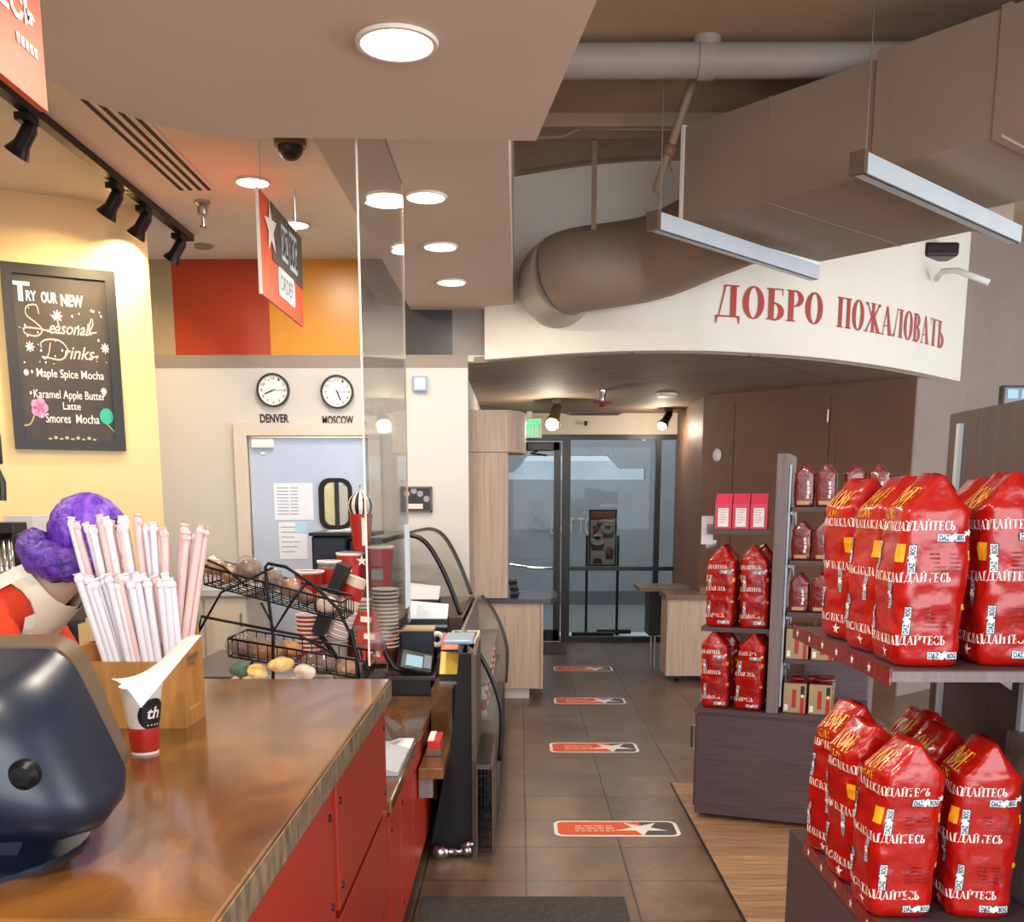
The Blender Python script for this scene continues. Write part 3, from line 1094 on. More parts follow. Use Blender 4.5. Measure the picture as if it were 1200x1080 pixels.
seas = spline2([(.3, .74), (.28, .785), (.2, .775), (.19, .73), (.27, .69), (.32, .655), (.27, .62), (.17, .63), (.17, .66), (.28, .66), (.38, .65)], .008)
seas += cfit('easonal', .38, .74, .638, .705, .35, .005) + spline2([(.72, .64), (.77, .7), (.76, .73), (.735, .66), (.8, .66)], .008)
drn = spline2([(.38, .585), (.36, .53), (.33, .5), (.3, .51), (.36, .505), (.47, .5), (.53, .55), (.47, .6), (.36, .605), (.3, .585), (.3, .56)], .008)
drn += cfit('rinks', .49, .77, .505, .575, .35, .005) + spline2([(.72, .515), (.8, .53), (.78, .515)], .007)
chalk('chalk_script', seas + drn, 'straw_pink')
chalk('chalk_menu', cfit('Maple Spice Mocha', .24, .84, .385, .445, offset=.002) + cfit('Karamel Apple Butter', .2, .84, .27, .33, offset=.002)
      + cfit('Latte', .45, .61, .225, .265, offset=.002) + cfit('Smores', .29, .51, .15, .2, offset=.002) + cfit('Mocha', .56, .77, .15, .2, offset=.002)
      + [disc2(.2, .425, .009), disc2(.175, .31, .009), disc2(.255, .185, .009)], 'chalk_white')
rnd = random.Random(3)
dots = [disc2(rnd.uniform(.09, .88), rnd.uniform(.47, .78), rnd.choice((.004, .006, .008)), n=6) for _ in range(34)]
for cx, cy, r in ((.46, .735, .04), (.2, .56, .035), (.87, .575, .035), (.83, .335, .025), (.15, .42, .02)):
    for k in range(4):
        a = PI * k / 4
        dots += stroke2([(cx - r * math.cos(a), cy - r * .75 * math.sin(a)), (cx + r * math.cos(a), cy + r * .75 * math.sin(a))], .009)
chalk('chalk_snow', dots, 'chalk_white')
pet = [disc2(.24 + .04 * math.cos(k * 1.256), .23 + .03 * math.sin(k * 1.256), .038, .028) for k in range(5)]
chalk('chalk_flower', pet, 'pink')
chalk('chalk_rose', [disc2(.84, .195, .062, .045)], 'teal')
chalk('chalk_stems', spline2([(.2, .2), (.15, .14), (.08, .13)], .01) + spline2([(.84, .15), (.92, .09), (.9, .03)], .008) + [rect(.3 + .05 * k, .05 + .01 * (k % 2), .33 + .05 * k, .065 + .01 * (k % 2)) for k in range(9)], 'chalk_green')

# ------------------------------------------------------------------ clocks and city names
WY = 7.394
RX = Vector((1, 0, 0))


def clock(px, py, hour, minute, label):
    c = P(px, py, Y=7.38)
    R = .116
    t = thing('wall_clock', label, 'clock', c, 0, 'pair of wall clocks')
    Mx = Matrix.Translation((c.x, 7.4, c.z)) @ Matrix.Rotation(PI / 2, 4, 'X')
    make('clock_rim', B().lathe([(R * .88, .02), (R * .9, .035), (R, .035), (R, 0)], n=40, M=Mx, caps=False), 'black_plastic', t, smooth=35)
    make('dial', B().lathe([(.0005, .018), (R * .9, .018), (R * .9, .01)], n=40, M=Mx), 'white_paint', t)
    O = Vector((c.x, 7.381, c.z))
    pol = []
    for h in range(1, 13):
        a = PI / 2 - h * PI / 6
        x, y = .082 * math.cos(a), .082 * math.sin(a)
        pol += fit(font_polys(str(h), offset=.01), x - (.013 if h > 9 else .0065), x + (.013 if h > 9 else .0065), y - .009, y + .009)
    make('numerals', B().flat(pol, O, RX, UZ), 'ink_black', t)
    a = PI / 2 - (hour % 12 + minute / 60) * PI / 6
    b_ = PI / 2 - minute * PI / 30
    make('hour_hand', B().flat(stroke2([(-.012 * math.cos(a), -.012 * math.sin(a)), (.062 * math.cos(a), .062 * math.sin(a))], .009), O - Vector((0, .002, 0)), RX, UZ, .001), 'black_matte', t)
    make('minute_hand', B().flat(stroke2([(-.015 * math.cos(b_), -.015 * math.sin(b_)), (.088 * math.cos(b_), .088 * math.sin(b_))], .004), O - Vector((0, .004, 0)), RX, UZ, .001), 'ink_grey', t)


clock(320, 457, 8, 15, 'round black rimmed clock above the word DENVER')
clock(395, 459, 5, 15, 'round black rimmed clock above the word MOSCOW')
for wd, x0, x1, y0, y1, lab in (('DENVER', 305, 338, 495, 485, 'black DENVER lettering on the wall under the left clock'),
                                ('MOSCOW', 378, 414, 497, 487, 'black MOSCOW lettering on the wall under the right clock')):
    a, b_ = P(x0, y0, Y=WY), P(x1, y1, Y=WY)
    solo('wall_lettering', B().flat(fit(font_polys(wd, offset=.02), 0, b_.x - a.x, 0, b_.z - a.z), (a.x, WY, a.z), RX, UZ, -.004), 'ink_black', lab, 'lettering', 'city names')
# papers on the staff door
for nm, x0, x1, y0, y1, lab, rows in (('paper_sheet', 322, 366, 566, 609, 'wide printed chart taped to the pale blue staff door', 9), ('paper_sheet', 328, 359, 612, 655, 'tall printed page under the chart on the staff door', 6)):
    a, b_ = P(x0, y1, Y=7.4), P(x1, y0, Y=7.4)
    t = thing(nm, lab, 'paper', (a.x, 7.4, a.z), 0, 'papers on the staff door')
    w, h = b_.x - a.x, b_.z - a.z
    make('page', B().box(a.x, b_.x, 7.402, 7.4045, a.z, b_.z), 'paper_cool', t)
    ln = []
    for k in range(rows):
        yy = h * (.86 - .8 * k / rows)
        ln += [rect(w * .08, yy, w * (.38 if rows > 6 else .75 - .1 * (k % 3)), yy + .006)]
        if rows > 6:
            ln += [rect(w * .42, yy, w * .62, yy + .006)]
    make('print_lines', B().flat(ln, (a.x, 7.4012, a.z), RX, UZ), 'ink_grey', t)
    if rows == 6:
        make('sticky_note', B().box(a.x + w * .6, b_.x, 7.3995, 7.401, a.z + h * .72, b_.z), 'chalk_blue', t)
# small speaker box and badge plaque right of the door
a, b_ = P(484.5, 459, Y=7.4), P(501, 441, Y=7.4)
t = thing('wall_box', 'small pale blue square box high on the white wall', 'box', (a.x, 7.38, a.z))
make('box_body', B().box(a.x, b_.x, 7.36, 7.4, a.z, b_.z, .006), 'blue_tray', t)
make('grille', B().box(a.x + .015, b_.x - .015, 7.356, 7.36, a.z + .015, b_.z - .015), 'paper_cool', t)
a, b_ = P(470, 600, Y=7.4), P(506.5, 570, Y=7.4)
t = thing('badge_plaque', 'black framed plaque with round badges on the white wall', 'plaque', (a.x, 7.38, a.z))
make('plaque_panel', B().box(a.x, b_.x, 7.385, 7.4, a.z, b_.z), 'black_plastic', t)
b = B()
for e in ((a.x, b_.x, a.z, a.z + .012), (a.x, b_.x, b_.z - .012, b_.z), (a.x, a.x + .012, a.z, b_.z), (b_.x - .012, b_.x, a.z, b_.z)):
    b.box(e[0], e[1], 7.375, 7.4, e[2], e[3])
make('frame', b, 'tan_plastic', t)
for k, (u, v) in enumerate(((.2, .72), (.42, .84), (.62, .72), (.82, .52))):
    make('badge', B().flat([disc2(a.x + (b_.x - a.x) * u, a.z + (b_.z - a.z) * v, .022)], (0, 7.383, 0), RX, UZ, -.003), 'gold' if k == 0 else 'ink_grey', t)
make('title_plate', B().flat([rect(a.x + .05, a.z + .025, a.x + .16, a.z + .06)], (0, 7.383, 0), RX, UZ, -.002), 'poster_cream', t)

# ------------------------------------------------------------------ lettering on the curved bulkhead
acc = [0.0]
for p, q in zip(arc, arc[1:]):
    acc.append(acc[-1] + (q - p).length)


def arc_at(s):
    for i in range(len(arc) - 1):
        if s <= acc[i + 1] or i == len(arc) - 2:
            k = (s - acc[i]) / (acc[i + 1] - acc[i])
            p = arc[i].lerp(arc[i + 1], k)
            d = (arc[i + 1] - arc[i]).normalized()
            return p, Vector((d.y, -d.x))


def arc_s(px):
    best = None
    for k in range(600):
        s = acc[-1] * k / 599
        p, _ = arc_at(s)
        r = P(px, 400, Y=1.0)
        e = abs(p.x / p.y - r.x)
        if p.x > .5 and (best is None or e < best[0]):
            best = (e, s)
    return best[1]


def arc_text(txt, xa, xb, za, zb, name, label):
    g, w = serif(txt)
    sA, sB = arc_s(xa), arc_s(xb)
    b = B()
    for q in g:
        f, k = [], []
        for x, y in q:
            p, nn = arc_at(sA + x / w * (sB - sA))
            zz = za + y * (zb - za)
            f.append(Vector((p.x + nn.x * .006, p.y + nn.y * .006, zz)))
        b.faces(f, [list(range(len(f)))])
    return solo(name, b, 'letter_red', label, 'lettering', 'red welcome lettering')


arc_text('ДОБРО', 837, 962, 2.785, 2.985, 'wall_lettering', 'larger looking red Cyrillic first word on the white curved bulkhead')
arc_text('ПОЖАЛОВАТЬ', 979, 1105, 2.785, 2.985, 'wall_lettering', 'red Cyrillic second word toward the right end of the curved bulkhead')

# ------------------------------------------------------------------ ducts and pipes under the slab
dA = Vector((.866, 5.721, 0))
du = Vector((.66, -.751, 0)).normalized()
dw = Vector((.751, .66, 0)).normalized()


def dbox(b, u0, u1, w0, w1, z0, z1):
    return b.prism([dA + du * u0 + dw * w0 + UZ * z0, dA + du * u1 + dw * w0 + UZ * z0, dA + du * u1 + dw * w1 + UZ * z0, dA + du * u0 + dw * w1 + UZ * z0], UZ * (z1 - z0))


t = thing('air_duct', 'large painted air duct, rectangular then round, crossing under the right ceiling', 'duct', dA + du * 1.5 + UZ * 3.05)
make('duct_body', dbox(B(), 0, 1.15, 0, 1.3, 3.05, 3.53), 'duct_paint', t)
make('duct_section', dbox(B(), 1.16, 3.2, -.01, 1.0, 3.07, 3.55), 'duct_paint', t)
make('duct_seam', dbox(B(), 1.1, 1.16, -.02, 1.31, 3.04, 3.56), 'duct_paint', t)
make('duct_seam', dbox(B(), .52, .535, -.003, 1.303, 3.047, 3.533), 'duct_paint', t)
make('duct_flange', dbox(B(), 1.64, 1.68, -.02, 1.01, 3.06, 3.56), 'duct_paint', t)
make('end_plate', dbox(B(), -.02, 0, -.01, 1.31, 3.03, 3.54), 'white_paint', t)
e0 = dA - du * .03 + dw * .62 + UZ * 3.2
pts = [e0, e0 - du * .3 - UZ * .04, e0 - du * .75 - UZ * .1, Vector((.36, 6.72, 3.03)), Vector((.24, 6.86, 3.0)), Vector((.25, 6.98, 2.985)), Vector((.3, 7.2, 2.98))]
pc = []
for i in range(len(pts) - 1):
    p0, p1, p2, p3 = pts[max(i - 1, 0)], pts[i], pts[i + 1], pts[min(i + 2, len(pts) - 1)]
    for j in range(5):
        k = j / 5
        pc.append(.5 * (2 * p1 + (p2 - p0) * k + (2 * p0 - 5 * p1 + 4 * p2 - p3) * k * k + (3 * p1 - p0 - 3 * p2 + p3) * k ** 3))
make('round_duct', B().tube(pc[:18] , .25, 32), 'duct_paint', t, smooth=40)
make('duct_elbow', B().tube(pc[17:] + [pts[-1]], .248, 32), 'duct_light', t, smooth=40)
make('hanger_strap', B().box(.425, .455, 6.42, 6.43, 3.2, 3.75), 'duct_paint', t)
solo('ceiling_pipe', B().cyl((BX1, 5.23, 3.655), (2.6, 5.23, 3.655), .076, n=24).cyl((.88, 5.23, 3.655), (.88, 5.23, 3.75), .068).cyl((.84, 5.23, 3.655), (.92, 5.23, 3.655), .085), 'pipe_grey', 'thick grey pipe running level below the concrete slab', 'pipe', smooth=40)
q1, q2 = P(812, 95, Y=5.5), P(768, 225, Y=5.55)
t = thing('conduit', 'slanting brown conduit pipe with a clamp left of the rectangular duct', 'pipe', q2)
make('conduit_pipe', B().tube([q1 + Vector((.02, -.1, .12)), q1, q1.lerp(q2, .4), q2], .022, 10), 'duct_paint', t, smooth=True)
qc = q1.lerp(q2, .62)
make('clamp', B().ball(qc, (.035, .035, .04), 2).cyl(qc, qc + Vector((.01, -.02, -.1)), .008), 'brown_wall', t, smooth=True)
solo('wiring_run', B().tube([P(610, 162, Y=6.2), P(660, 160, Y=6.2), P(680, 150, Y=6.2), P(800, 152, Y=6.2)], .012, 8), 'duct_paint', 'thin cable crossing the slab above the round duct', 'cable')

# two white linear lights on wires
for (ax, ay), (bx, by), (cx, cy), lab in (((768, 262), (955, 322), (778, 97), 'white linear light bar hanging at the left end of the rectangular duct'),
                                          ((1008, 195), (1190, 278), (1020, 5), 'white linear light bar hanging nearest the right edge below the duct')):
    a, b_ = P(ax, ay, Z=2.95), P(bx, by, Z=2.95)
    d = (b_ - a).normalized()
    nn = Vector((d.y, -d.x, 0))
    t = thing('linear_light', lab, 'ceiling light', (a + b_) / 2, 0, 'hanging linear lights')
    make('light_bar', B().prism([a + nn * .03 - UZ * .03, a + nn * .03 + UZ * .05, a - nn * .03 + UZ * .05, a - nn * .03 - UZ * .03], b_ - a), 'white_metal', t)
    make('end_cap', B().prism([a + nn * .034 - UZ * .034, a + nn * .034 + UZ * .054, a - nn * .034 + UZ * .054, a - nn * .034 - UZ * .034], -d * .03), 'tan_plastic', t)
    make('light_slot', B().prism([a + nn * .012 - UZ * .031, a + nn * .02 - UZ * .031, a + nn * .02 - UZ * .029, a + nn * .012 - UZ * .029], b_ - a), 'black_matte', t)
    can = P(cx, cy, Z=3.72)
    w0 = a + d * .04 + UZ * .05
    make('wire', B().cyl(w0, (w0.x, w0.y, 3.7), .003, n=6), 'steel', t)
    make('canopy', B().box(w0.x - .045, w0.x + .045, w0.y - .045, w0.y + .045, 3.66, 3.75, .008), 'black_plastic', t)
# bent white pipe at the bulkhead end; block made up for a dark opening
q = [P(1097, 327, Y=8.05), P(1104, 318, Y=7.95), P(1122, 317, Y=7.85), P(1159, 331, Y=7.75)]
solo('bent_pipe', B().tube(q, .022, 10), 'white_paint', 'bent white pipe sticking out of the right end of the bulkhead', 'pipe', smooth=True)
q = P(1105, 288, Y=8.0)
solo('dark_opening_block', B().box(q.x - .13, q.x + .13, q.y, q.y + .2, q.z - .07, q.z + .03, .02), 'black_plastic', 'black block standing for a dark cable opening under the far corner of the rectangular duct', 'box')

# ------------------------------------------------------------------ exit corridor
# tall pale wood cabinet and the condiment counter in front of it
CF = 8.1
t = thing('tall_cabinet', 'tall pale wood cabinet standing on the counter beside the exit', 'cabinet', (-.25, CF + .3, .83))
make('cabinet_body', B().box(-.41, -.095, CF + .01, CF + .6, .83, 1.976), 'light_wood', t)
hd = [(-.41, CF), (-.09, CF), (-.045, CF + .05), (.0, CF + .13), (.035, CF + .25), (.05, CF + .4), (.04, CF + .55), (0, CF + .6), (-.41, CF + .6)]
make('cabinet_head', B().slab(hd, 1.98, 2.3), 'light_wood', t, smooth=30)
t = thing('condiment_counter', 'low pale wood counter with a rounded dark top beside the exit door', 'counter', (-.05, CF + .35, 0))
make('counter_body', B().box(-.41, .17, CF + .01, CF + .75, .09, .79), 'light_wood', t)
make('end_panel', B().box(.172, .19, CF, CF + .75, .09, .79), 'light_wood', t)
make('toe_kick', B().box(-.41, .08, CF + .06, CF + .7, 0, .09), 'frame_cream', t)
top = [(-.41, CF - .02), (.19, CF - .02), (.25, CF + .02), (.3, CF + .14), (.32, CF + .3), (.32, CF + .75), (-.41, CF + .75)]
make('countertop', B().slab(top, .79, .826), 'counter_dark', t)
# bottles / lids dispenser against the cabinet
t = thing('lid_dispenser', 'small stack of dark and silver lids against the tall cabinet', 'dispenser', (-.06, CF + .12, .826))
for k in range(6):
    make('lid', B().lathe([(.035, 0), (.038, .012), (.03, .022)], (-.055 + .006 * (k % 2) + (.012 if k < 3 else 0), CF + .12, .83 + k * .026), 16), 'steel' if k % 2 else 'black_plastic', t)
# exit sign
a = P(625, 501, Y=11.3)
t = thing('exit_sign', 'green lit EXIT sign hanging from the tiled ceiling beside the door', 'sign', (a.x, 11.3, a.z - .12))
ex0, ex1, ez0, ez1 = P(606, 512, Y=11.3).x, P(635, 512, Y=11.3).x, P(625, 513, Y=11.3).z, P(625, 489.5, Y=11.3).z
make('sign_body', B().box(ex0, ex1, 11.3, 11.36, ez0, ez1, .004), 'white_paint', t)
make('exit_lettering', B().flat(fit(font_polys('EXIT', offset=.035), .02, ex1 - ex0 - .025, .02, ez1 - ez0 - .02), (ex0, 11.298, ez0), RX, UZ), 'exit_green', t)
make('sign_mount', B().box((ex0 + ex1) / 2 - .03, (ex0 + ex1) / 2 + .03, 11.31, 11.35, ez1, 2.56), 'white_paint', t)
# corridor spot heads
for px, py, yy, lab, glow in ((652, 470, 10.0, 'bright lit spot head on the tiled ceiling before the exit door', True), (783, 489, 10.9, 'black spot head near the header right of the exit door', True),
                              (820, 490, 11.0, 'black spot head half hidden by the brown wall corner', True)):
    a = P(px, py, Y=yy)
    t = thing('ceiling_spot', lab, 'spotlight', (a.x, yy, 2.5), 0, 'corridor spotlights')
    e = spot_head(t, (a.x, yy, 2.56), (-.25, -.5, -.8) if px < 700 else (-.5, -.25, -.8), 'tan_plastic' if px < 700 else 'black_metal', glow, 1.5 if px < 700 else 1.15)
    bulb('corridor_bulb', e, 60 if px < 700 else 28)
a = P(705, 457, Z=2.56)
t = thing('sprinkler', 'chrome sprinkler with a red collar on the tiled corridor ceiling', 'sprinkler', (a.x, a.y, 2.56))
make('escutcheon', B().lathe([(.05, 0), (.05, -.02), (.035, -.05), (.03, -.09)], (a.x, a.y, 2.56)), 'chrome', t, smooth=35)
make('sprinkler_head', B().lathe([(.025, -.09), (.085, -.1), (.085, -.112), (.02, -.12), (.03, -.14), (.001, -.15)], (a.x, a.y, 2.56)), 'sprinkler_red', t, smooth=35)
a = P(781, 461, Z=2.56)
solo('smoke_detector', B().lathe([(.1, 0), (.1, -.015), (.085, -.03), (.001, -.035)], (a.x, a.y, 2.56), 24), 'white_paint', 'flat white disc on the tiled corridor ceiling', 'smoke detector', smooth=35)
a = P(690, 485, Z=2.56)
t = thing('ceiling_vent', 'dark square ceiling vent just before the exit door header', 'air vent', (a.x + .05, a.y, 2.54))
make('vent_frame', B().box(a.x - .25, a.x + .35, a.y - .3, a.y + .3, 2.545, 2.56), 'tan_plastic', t)
for k in range(5):
    make('vent_blade', B().box(a.x - .22, a.x + .32, a.y - .26 + k * .11, a.y - .2 + k * .11, 2.535, 2.546), 'black_metal', t)
a = P(686, 496, Y=GY - .02)
solo('sprinkler', B().cyl((a.x, a.y, a.z), (a.x, a.y - .07, a.z), .012).cyl((a.x, a.y - .07, a.z - .03), (a.x, a.y - .07, a.z + .02), .016), 'black_metal', 'tiny side sprinkler sticking out of the cream header', 'sprinkler')

# painted lettering on the wall outside
a, b_ = P(645, 626, Y=OY - .04), P(724, 606, Y=OY - .04)
solo('wall_lettering', B().flat(fit(font_polys('EAST TOWER'), 0, b_.x - a.x, 0, b_.z - a.z), (a.x, OY - .036, a.z), RX, UZ, -.004), 'faded_cream', 'cream EAST TOWER lettering on the grey wall outside', 'lettering')
a = P(634, 611, Y=OY - .04)
solo('leaf_emblem', B().flat(spline2([(0, -.12), (-.14, -.05), (-.13, .06), (-.06, .16), (-.05, .08), (.06, .02), (.1, -.08), (0, -.12), (-.06, -.02)], .018), (a.x, OY - .036, a.z), RX, UZ), 'faded_cream', 'cream leaf emblem left of the outside lettering', 'emblem')
# poster stand behind the glass
PY = 12.1
a, b_ = P(689.5, 663, Y=PY), P(723, 597, Y=PY)
fl = P(700, 745, Y=PY).z
t = thing('poster_stand', 'black poster stand with a cupcake poster behind the glass', 'poster stand', ((a.x + b_.x) / 2, PY, .015))
for x in (a.x - .035, b_.x + .005):
    make('post', B().box(x, x + .03, PY - .015, PY + .015, .06, a.z + .36), 'black_metal', t)
make('stand_base', B().box(a.x - .2, a.x + .3, PY - .2, PY - .12, .015, .06).box(a.x + .12, b_.x + .2, PY + .06, PY + .14, .015, .06).box(a.x - .04, a.x, PY - .2, PY + .1, .015, .055).box(b_.x, b_.x + .04, PY - .1, PY + .14, .015, .055), 'black_metal', t)
w, h = b_.x - a.x, b_.z - a.z
b = B()
for e in ((0, w, 0, .02), (0, w, h - .02, h), (0, .02, 0, h), (w - .02, w, 0, h)):
    b.box(a.x + e[0], a.x + e[1], PY - .022, PY + .02, a.z + e[2], a.z + e[3])
make('poster_frame', b, 'black_frame', t)
ps = make('poster', B().box(a.x + .02, b_.x - .02, PY - .012, PY, a.z + .02, b_.z - .02), 'poster_cream', t)
O = Vector((a.x, PY - .0135, a.z))


def art(nm, pol, m, k=0):
    make(nm, B().flat([[(x * w, y * h) for x, y in q] for q in pol], O - Vector((0, .001 * k, 0)), RX, UZ), m, ps)


art('poster_heading', [rect(.07, .86, .93, .95)], 'poster_orange')
art('poster_heading_line', [rect(.07, .82, .93, .86)], 'poster_brown')
cup1 = [[(.12, .28), (.52, .28), (.58, .42), (.06, .42)]]
cup2 = [[(.52, .5), (.86, .5), (.92, .62), (.46, .62)]]
art('cupcake_case', cup1 + cup2 + [[(.62, .12), (.86, .12), (.9, .3), (.6, .3)], [(.15, .04), (.5, .04), (.45, .14), (.2, .14)]], 'poster_brown', 1)
art('cupcake_icing', [disc2(.32, .45, .26, .08), disc2(.3, .52, .12, .06), disc2(.69, .65, .24, .07), disc2(.68, .71, .12, .05)], 'white_print', 2)
art('poster_leaf', [[(.1, .55), (.3, .6), (.5, .78), (.36, .76), (.33, .82), (.26, .72), (.12, .7), (.18, .62)]], 'poster_brown', 3)
art('poster_fruit', [disc2(.72, .28, .12, .07), disc2(.25, .68, .1, .05)], 'poster_orange', 4)

# standing table by the brown wall, and its neighbour
t = thing('service_table', 'pale wood service stand with a brown top before the brown wall', 'table', (1.55, 9.15, 0))
make('front_panel', B().box(1.31, 1.86, 8.9, 8.93, .06, .745), 'light_wood', t)
make('side_panel', B().box(1.31, 1.35, 8.93, 9.3, .06, .745), 'light_wood', t)
make('table_top', B().box(1.29, 1.88, 8.86, 9.34, .745, .79), 'table_wood', t)
make('caster', B().cyl((1.4, 9.0, .035), (1.44, 9.0, .035), .035), 'black_plastic', t)
t = thing('service_cart', 'black low cart with a brown top left of the pale service stand', 'cart', (1.25, 9.75, 0))
make('cart_body', B().box(1.24, 1.55, 9.6, 9.95, .33, .755), 'black_plastic', t)
make('table_top', B().box(1.13, 1.6, 9.5, 10.0, .76, .8), 'table_wood', t)
for x, y in ((1.3, 9.62), (1.3, 9.9), (1.5, 9.62)):
    make('leg', B().cyl((x, y, 0), (x, y, .33), .012), 'steel', t)
t = thing('napkin_tray', 'small wooden tray with chrome tongs on the service stand', 'tray', (1.68, 9.0, .79))
make('tray_box', B().box(1.6, 1.78, 8.95, 9.15, .79, .85), 'table_wood', t)
make('tongs', B().tube([(1.62, 8.98, .85), (1.74, 9.0, .9), (1.82, 9.02, .86)], .008).tube([(1.7, 8.95, .86), (1.72, 9.05, .93)], .008), 'chrome', t)
# thermostat on the brown wall
s_, z_ = on_line(840.5, 533, bw[1], bdv)
c = Vector((bw[1].x, bw[1].y, 0)) + Rw * s_ + UZ * z_ + fn * .003
rot = fn.to_track_quat('Z', 'Y').to_matrix().to_4x4()
solo('wall_sensor', B().ball(c, (.045, .06, .03), 3, M=rot), 'white_paint', 'white oval sensor on the brown wall by the corridor corner', 'sensor', smooth=True)

# ------------------------------------------------------------------ floor stickers and mat
def floor_sticker(x0, x1, y0, y1, label, k):
    t = thing('floor_sticker', label, 'floor sticker', ((x0 + x1) / 2, (y0 + y1) / 2, .0005), 0, 'waiting line floor stickers')
    w, h = x1 - x0, y1 - y0
    O = Vector((x0, y0, .0012))
    X_, Y_ = Vector((1, 0, 0)), Vector((0, 1, 0))
    r = .05
    make('white_border', B().flat([rrect2(0, 0, w, h, r)], O, X_, Y_, .0004), 'white_print', t)
    m_ = .018
    xs = w * .7
    make('orange_field', B().flat([[p for p in rrect2(m_, m_, xs, h - m_, r * .7) if p[0] < xs * .5] + [(xs * .98, m_), (xs, h - m_)]], O + UZ * .0006, X_, Y_, .0003), 'sticker_orange', t)
    make('grey_field', B().flat([[(xs, h - m_), (xs * .98, m_)] + [p for p in rrect2(xs * .9, m_, w - m_, h - m_, r * .7) if p[0] > w * .8][6:] + [p for p in rrect2(xs * .9, m_, w - m_, h - m_, r * .7) if p[0] > w * .8][:6]], O + UZ * .0006, X_, Y_, .0003), 'sticker_grey', t)
    make('star', B().flat([[(p[0] * 1.25 + xs * -.25 * 1.0, p[1]) for p in q] for q in star2(xs * 1.0, h * .5, h * .46, -90 + 0, .36)], O + UZ * .0012, X_, Y_), 'white_print', t)
    ln = []
    for q in range(3):
        x = w * .17
        while x < w * .47:
            L = .02 + .025 * ((q * 7 + int(x * 100)) % 3) / 2
            ln.append(rect(x, h * (.62 - .15 * q), min(x + L, w * .48), h * (.62 - .15 * q) + .014))
            x += L + .01
    make('small_print', B().flat(ln, O + UZ * .0012, X_, Y_), 'poster_cream', t)


floor_sticker(.172, .79, 4.675, 4.915, 'orange floor sticker with a white star, nearest the viewer', 0)
floor_sticker(.2, .78, 6.33, 6.6, 'orange floor sticker with a white star, second from the viewer', 1)
floor_sticker(.28, .86, 7.92, 8.17, 'orange floor sticker with a white star, third from the viewer', 2)
floor_sticker(.33, .9, 9.5, 9.78, 'orange floor sticker with a white star, farthest and nearest the exit door', 3)
solo('floor_mat', B().box(-.395, .43, 2.6, 3.9, .001, .01, .003), 'mat_carpet', 'dark grey carpet mat on the tiles along the counter front', 'mat')
solo('floor_mat', B().box(-.05, .5, 10.6, 11.4, .001, .008, .002), 'mat_carpet', 'dark mat on the tiles just inside the exit door', 'mat')

# ------------------------------------------------------------------ order counter at the left
CT = 1.05
CXF = -.405
t = thing('order_counter', 'long order counter with polished brown stone top and red door panels', 'counter', (-.73, 1.6, 0))
make('countertop', B().box(-1.06, CXF, 1.262, 3.12, .985, CT, .006), 'stone', t)
make('worktop_edge', B().box(CXF - .001, CXF + .002, 1.266, 3.116, .988, CT - .006), 'stone_edge', t)
make('near_edge', B().box(-1.055, CXF - .004, 1.258, 1.263, .988, CT - .004), 'tray_grey', t)
make('carcass', B().box(-1.02, -.445, 1.29, 3.1, 0, .985), 'red_dark_gap', t)
ys = [P(x, 950, X=-.425).y for x in (450, 394, 389)]
dsp = [(ys[1] + .004, 3.1), (max(1.3, ys[2] - .75), ys[2])]
for (ya, yb) in dsp:
    for z0, z1 in ((.645, .955), (.33, .625), (.05, .32)):
        d = make('door', B().box(-.445, -.424, ya, yb, z0, z1, .002), 'red_laminate', t)
        if z0 > .6:
            b = B()
            for yy in (ya + .04, yb - .04):
                for zz in (z0 + .05, z1 - .05):
                    b.cyl((-.426, yy, zz), (-.42, yy, zz), .009, n=10)
            make('screw_caps', b, 'black_plastic', d)
t = thing('low_counter', 'low counter section with brown stone top and dark red panels beyond the order counter', 'counter', (-.7, 4.1, 0))
make('countertop', B().box(-1.0, -.415, 3.14, 4.95, .6, .64, .006), 'stone', t)
make('carcass', B().box(-.98, -.445, 3.14, 4.95, 0, .6), 'red_dark_gap', t)
yy = 3.14
for k, L in enumerate((.31, .42, .42, .4)):
    d = make('door', B().box(-.445, -.424, yy + .006, yy + L - .006, .09, .588, .002), 'red_laminate', t)
    make('screw_caps', B().cyl((-.426, yy + .05, .53), (-.42, yy + .05, .53), .008, n=8).cyl((-.426, yy + .05, .15), (-.42, yy + .05, .15), .008, n=8), 'black_plastic', d)
    yy += L
t2 = thing('side_ledge', 'narrow brown ledge fixed to the red panels beside the pastry case', 'shelf', (-.36, 4.5, .475))
make('ledge_top', B().box(-.415, -.312, 4.0, 5.9, .475, .52, .004), 'stone', t2)
make('ledge_bracket', B().box(-.415, -.36, 4.02, 4.06, .39, .475), 'shelf_grey', t2)
make('ledge_block', B().box(-.413, -.314, 4.6, 4.96, .52, .735), 'stone', t2)
t = thing('card_reader_dock', 'white wedge shaped tablet dock with a dark cover on the low counter', 'dock', (-.49, 3.75, .64))
a = P(470, 905, Z=.66)
make('dock_body', B().prism([(-.56, 3.45, .641), (-.43, 3.45, .641), (-.43, 3.45, .655), (-.56, 3.45, .685)], (0, .36, .0)), 'tray_grey', t)
make('dock_tray', B().box(-.56, -.43, 3.8, 4.0, .641, .65, .003), 'paper_cool', t)
make('dark_cover', B().prism([(-.56, 3.82, .68), (-.5, 3.82, .68), (-.47, 3.98, .66), (-.47, 3.98, .70), (-.56, 3.9, .78)], (0, .02, 0)), 'tan_plastic', t)
t = thing('gift_card_box', 'small box of red and white cards on the narrow ledge', 'card box', (-.365, 4.3, .52))
make('box_tray', B().box(-.40, -.335, 4.2, 4.4, .521, .55, .002), 'tan_plastic', t)
make('card_stack', B().box(-.395, -.34, 4.21, 4.39, .55, .585), 'cup_red', t)
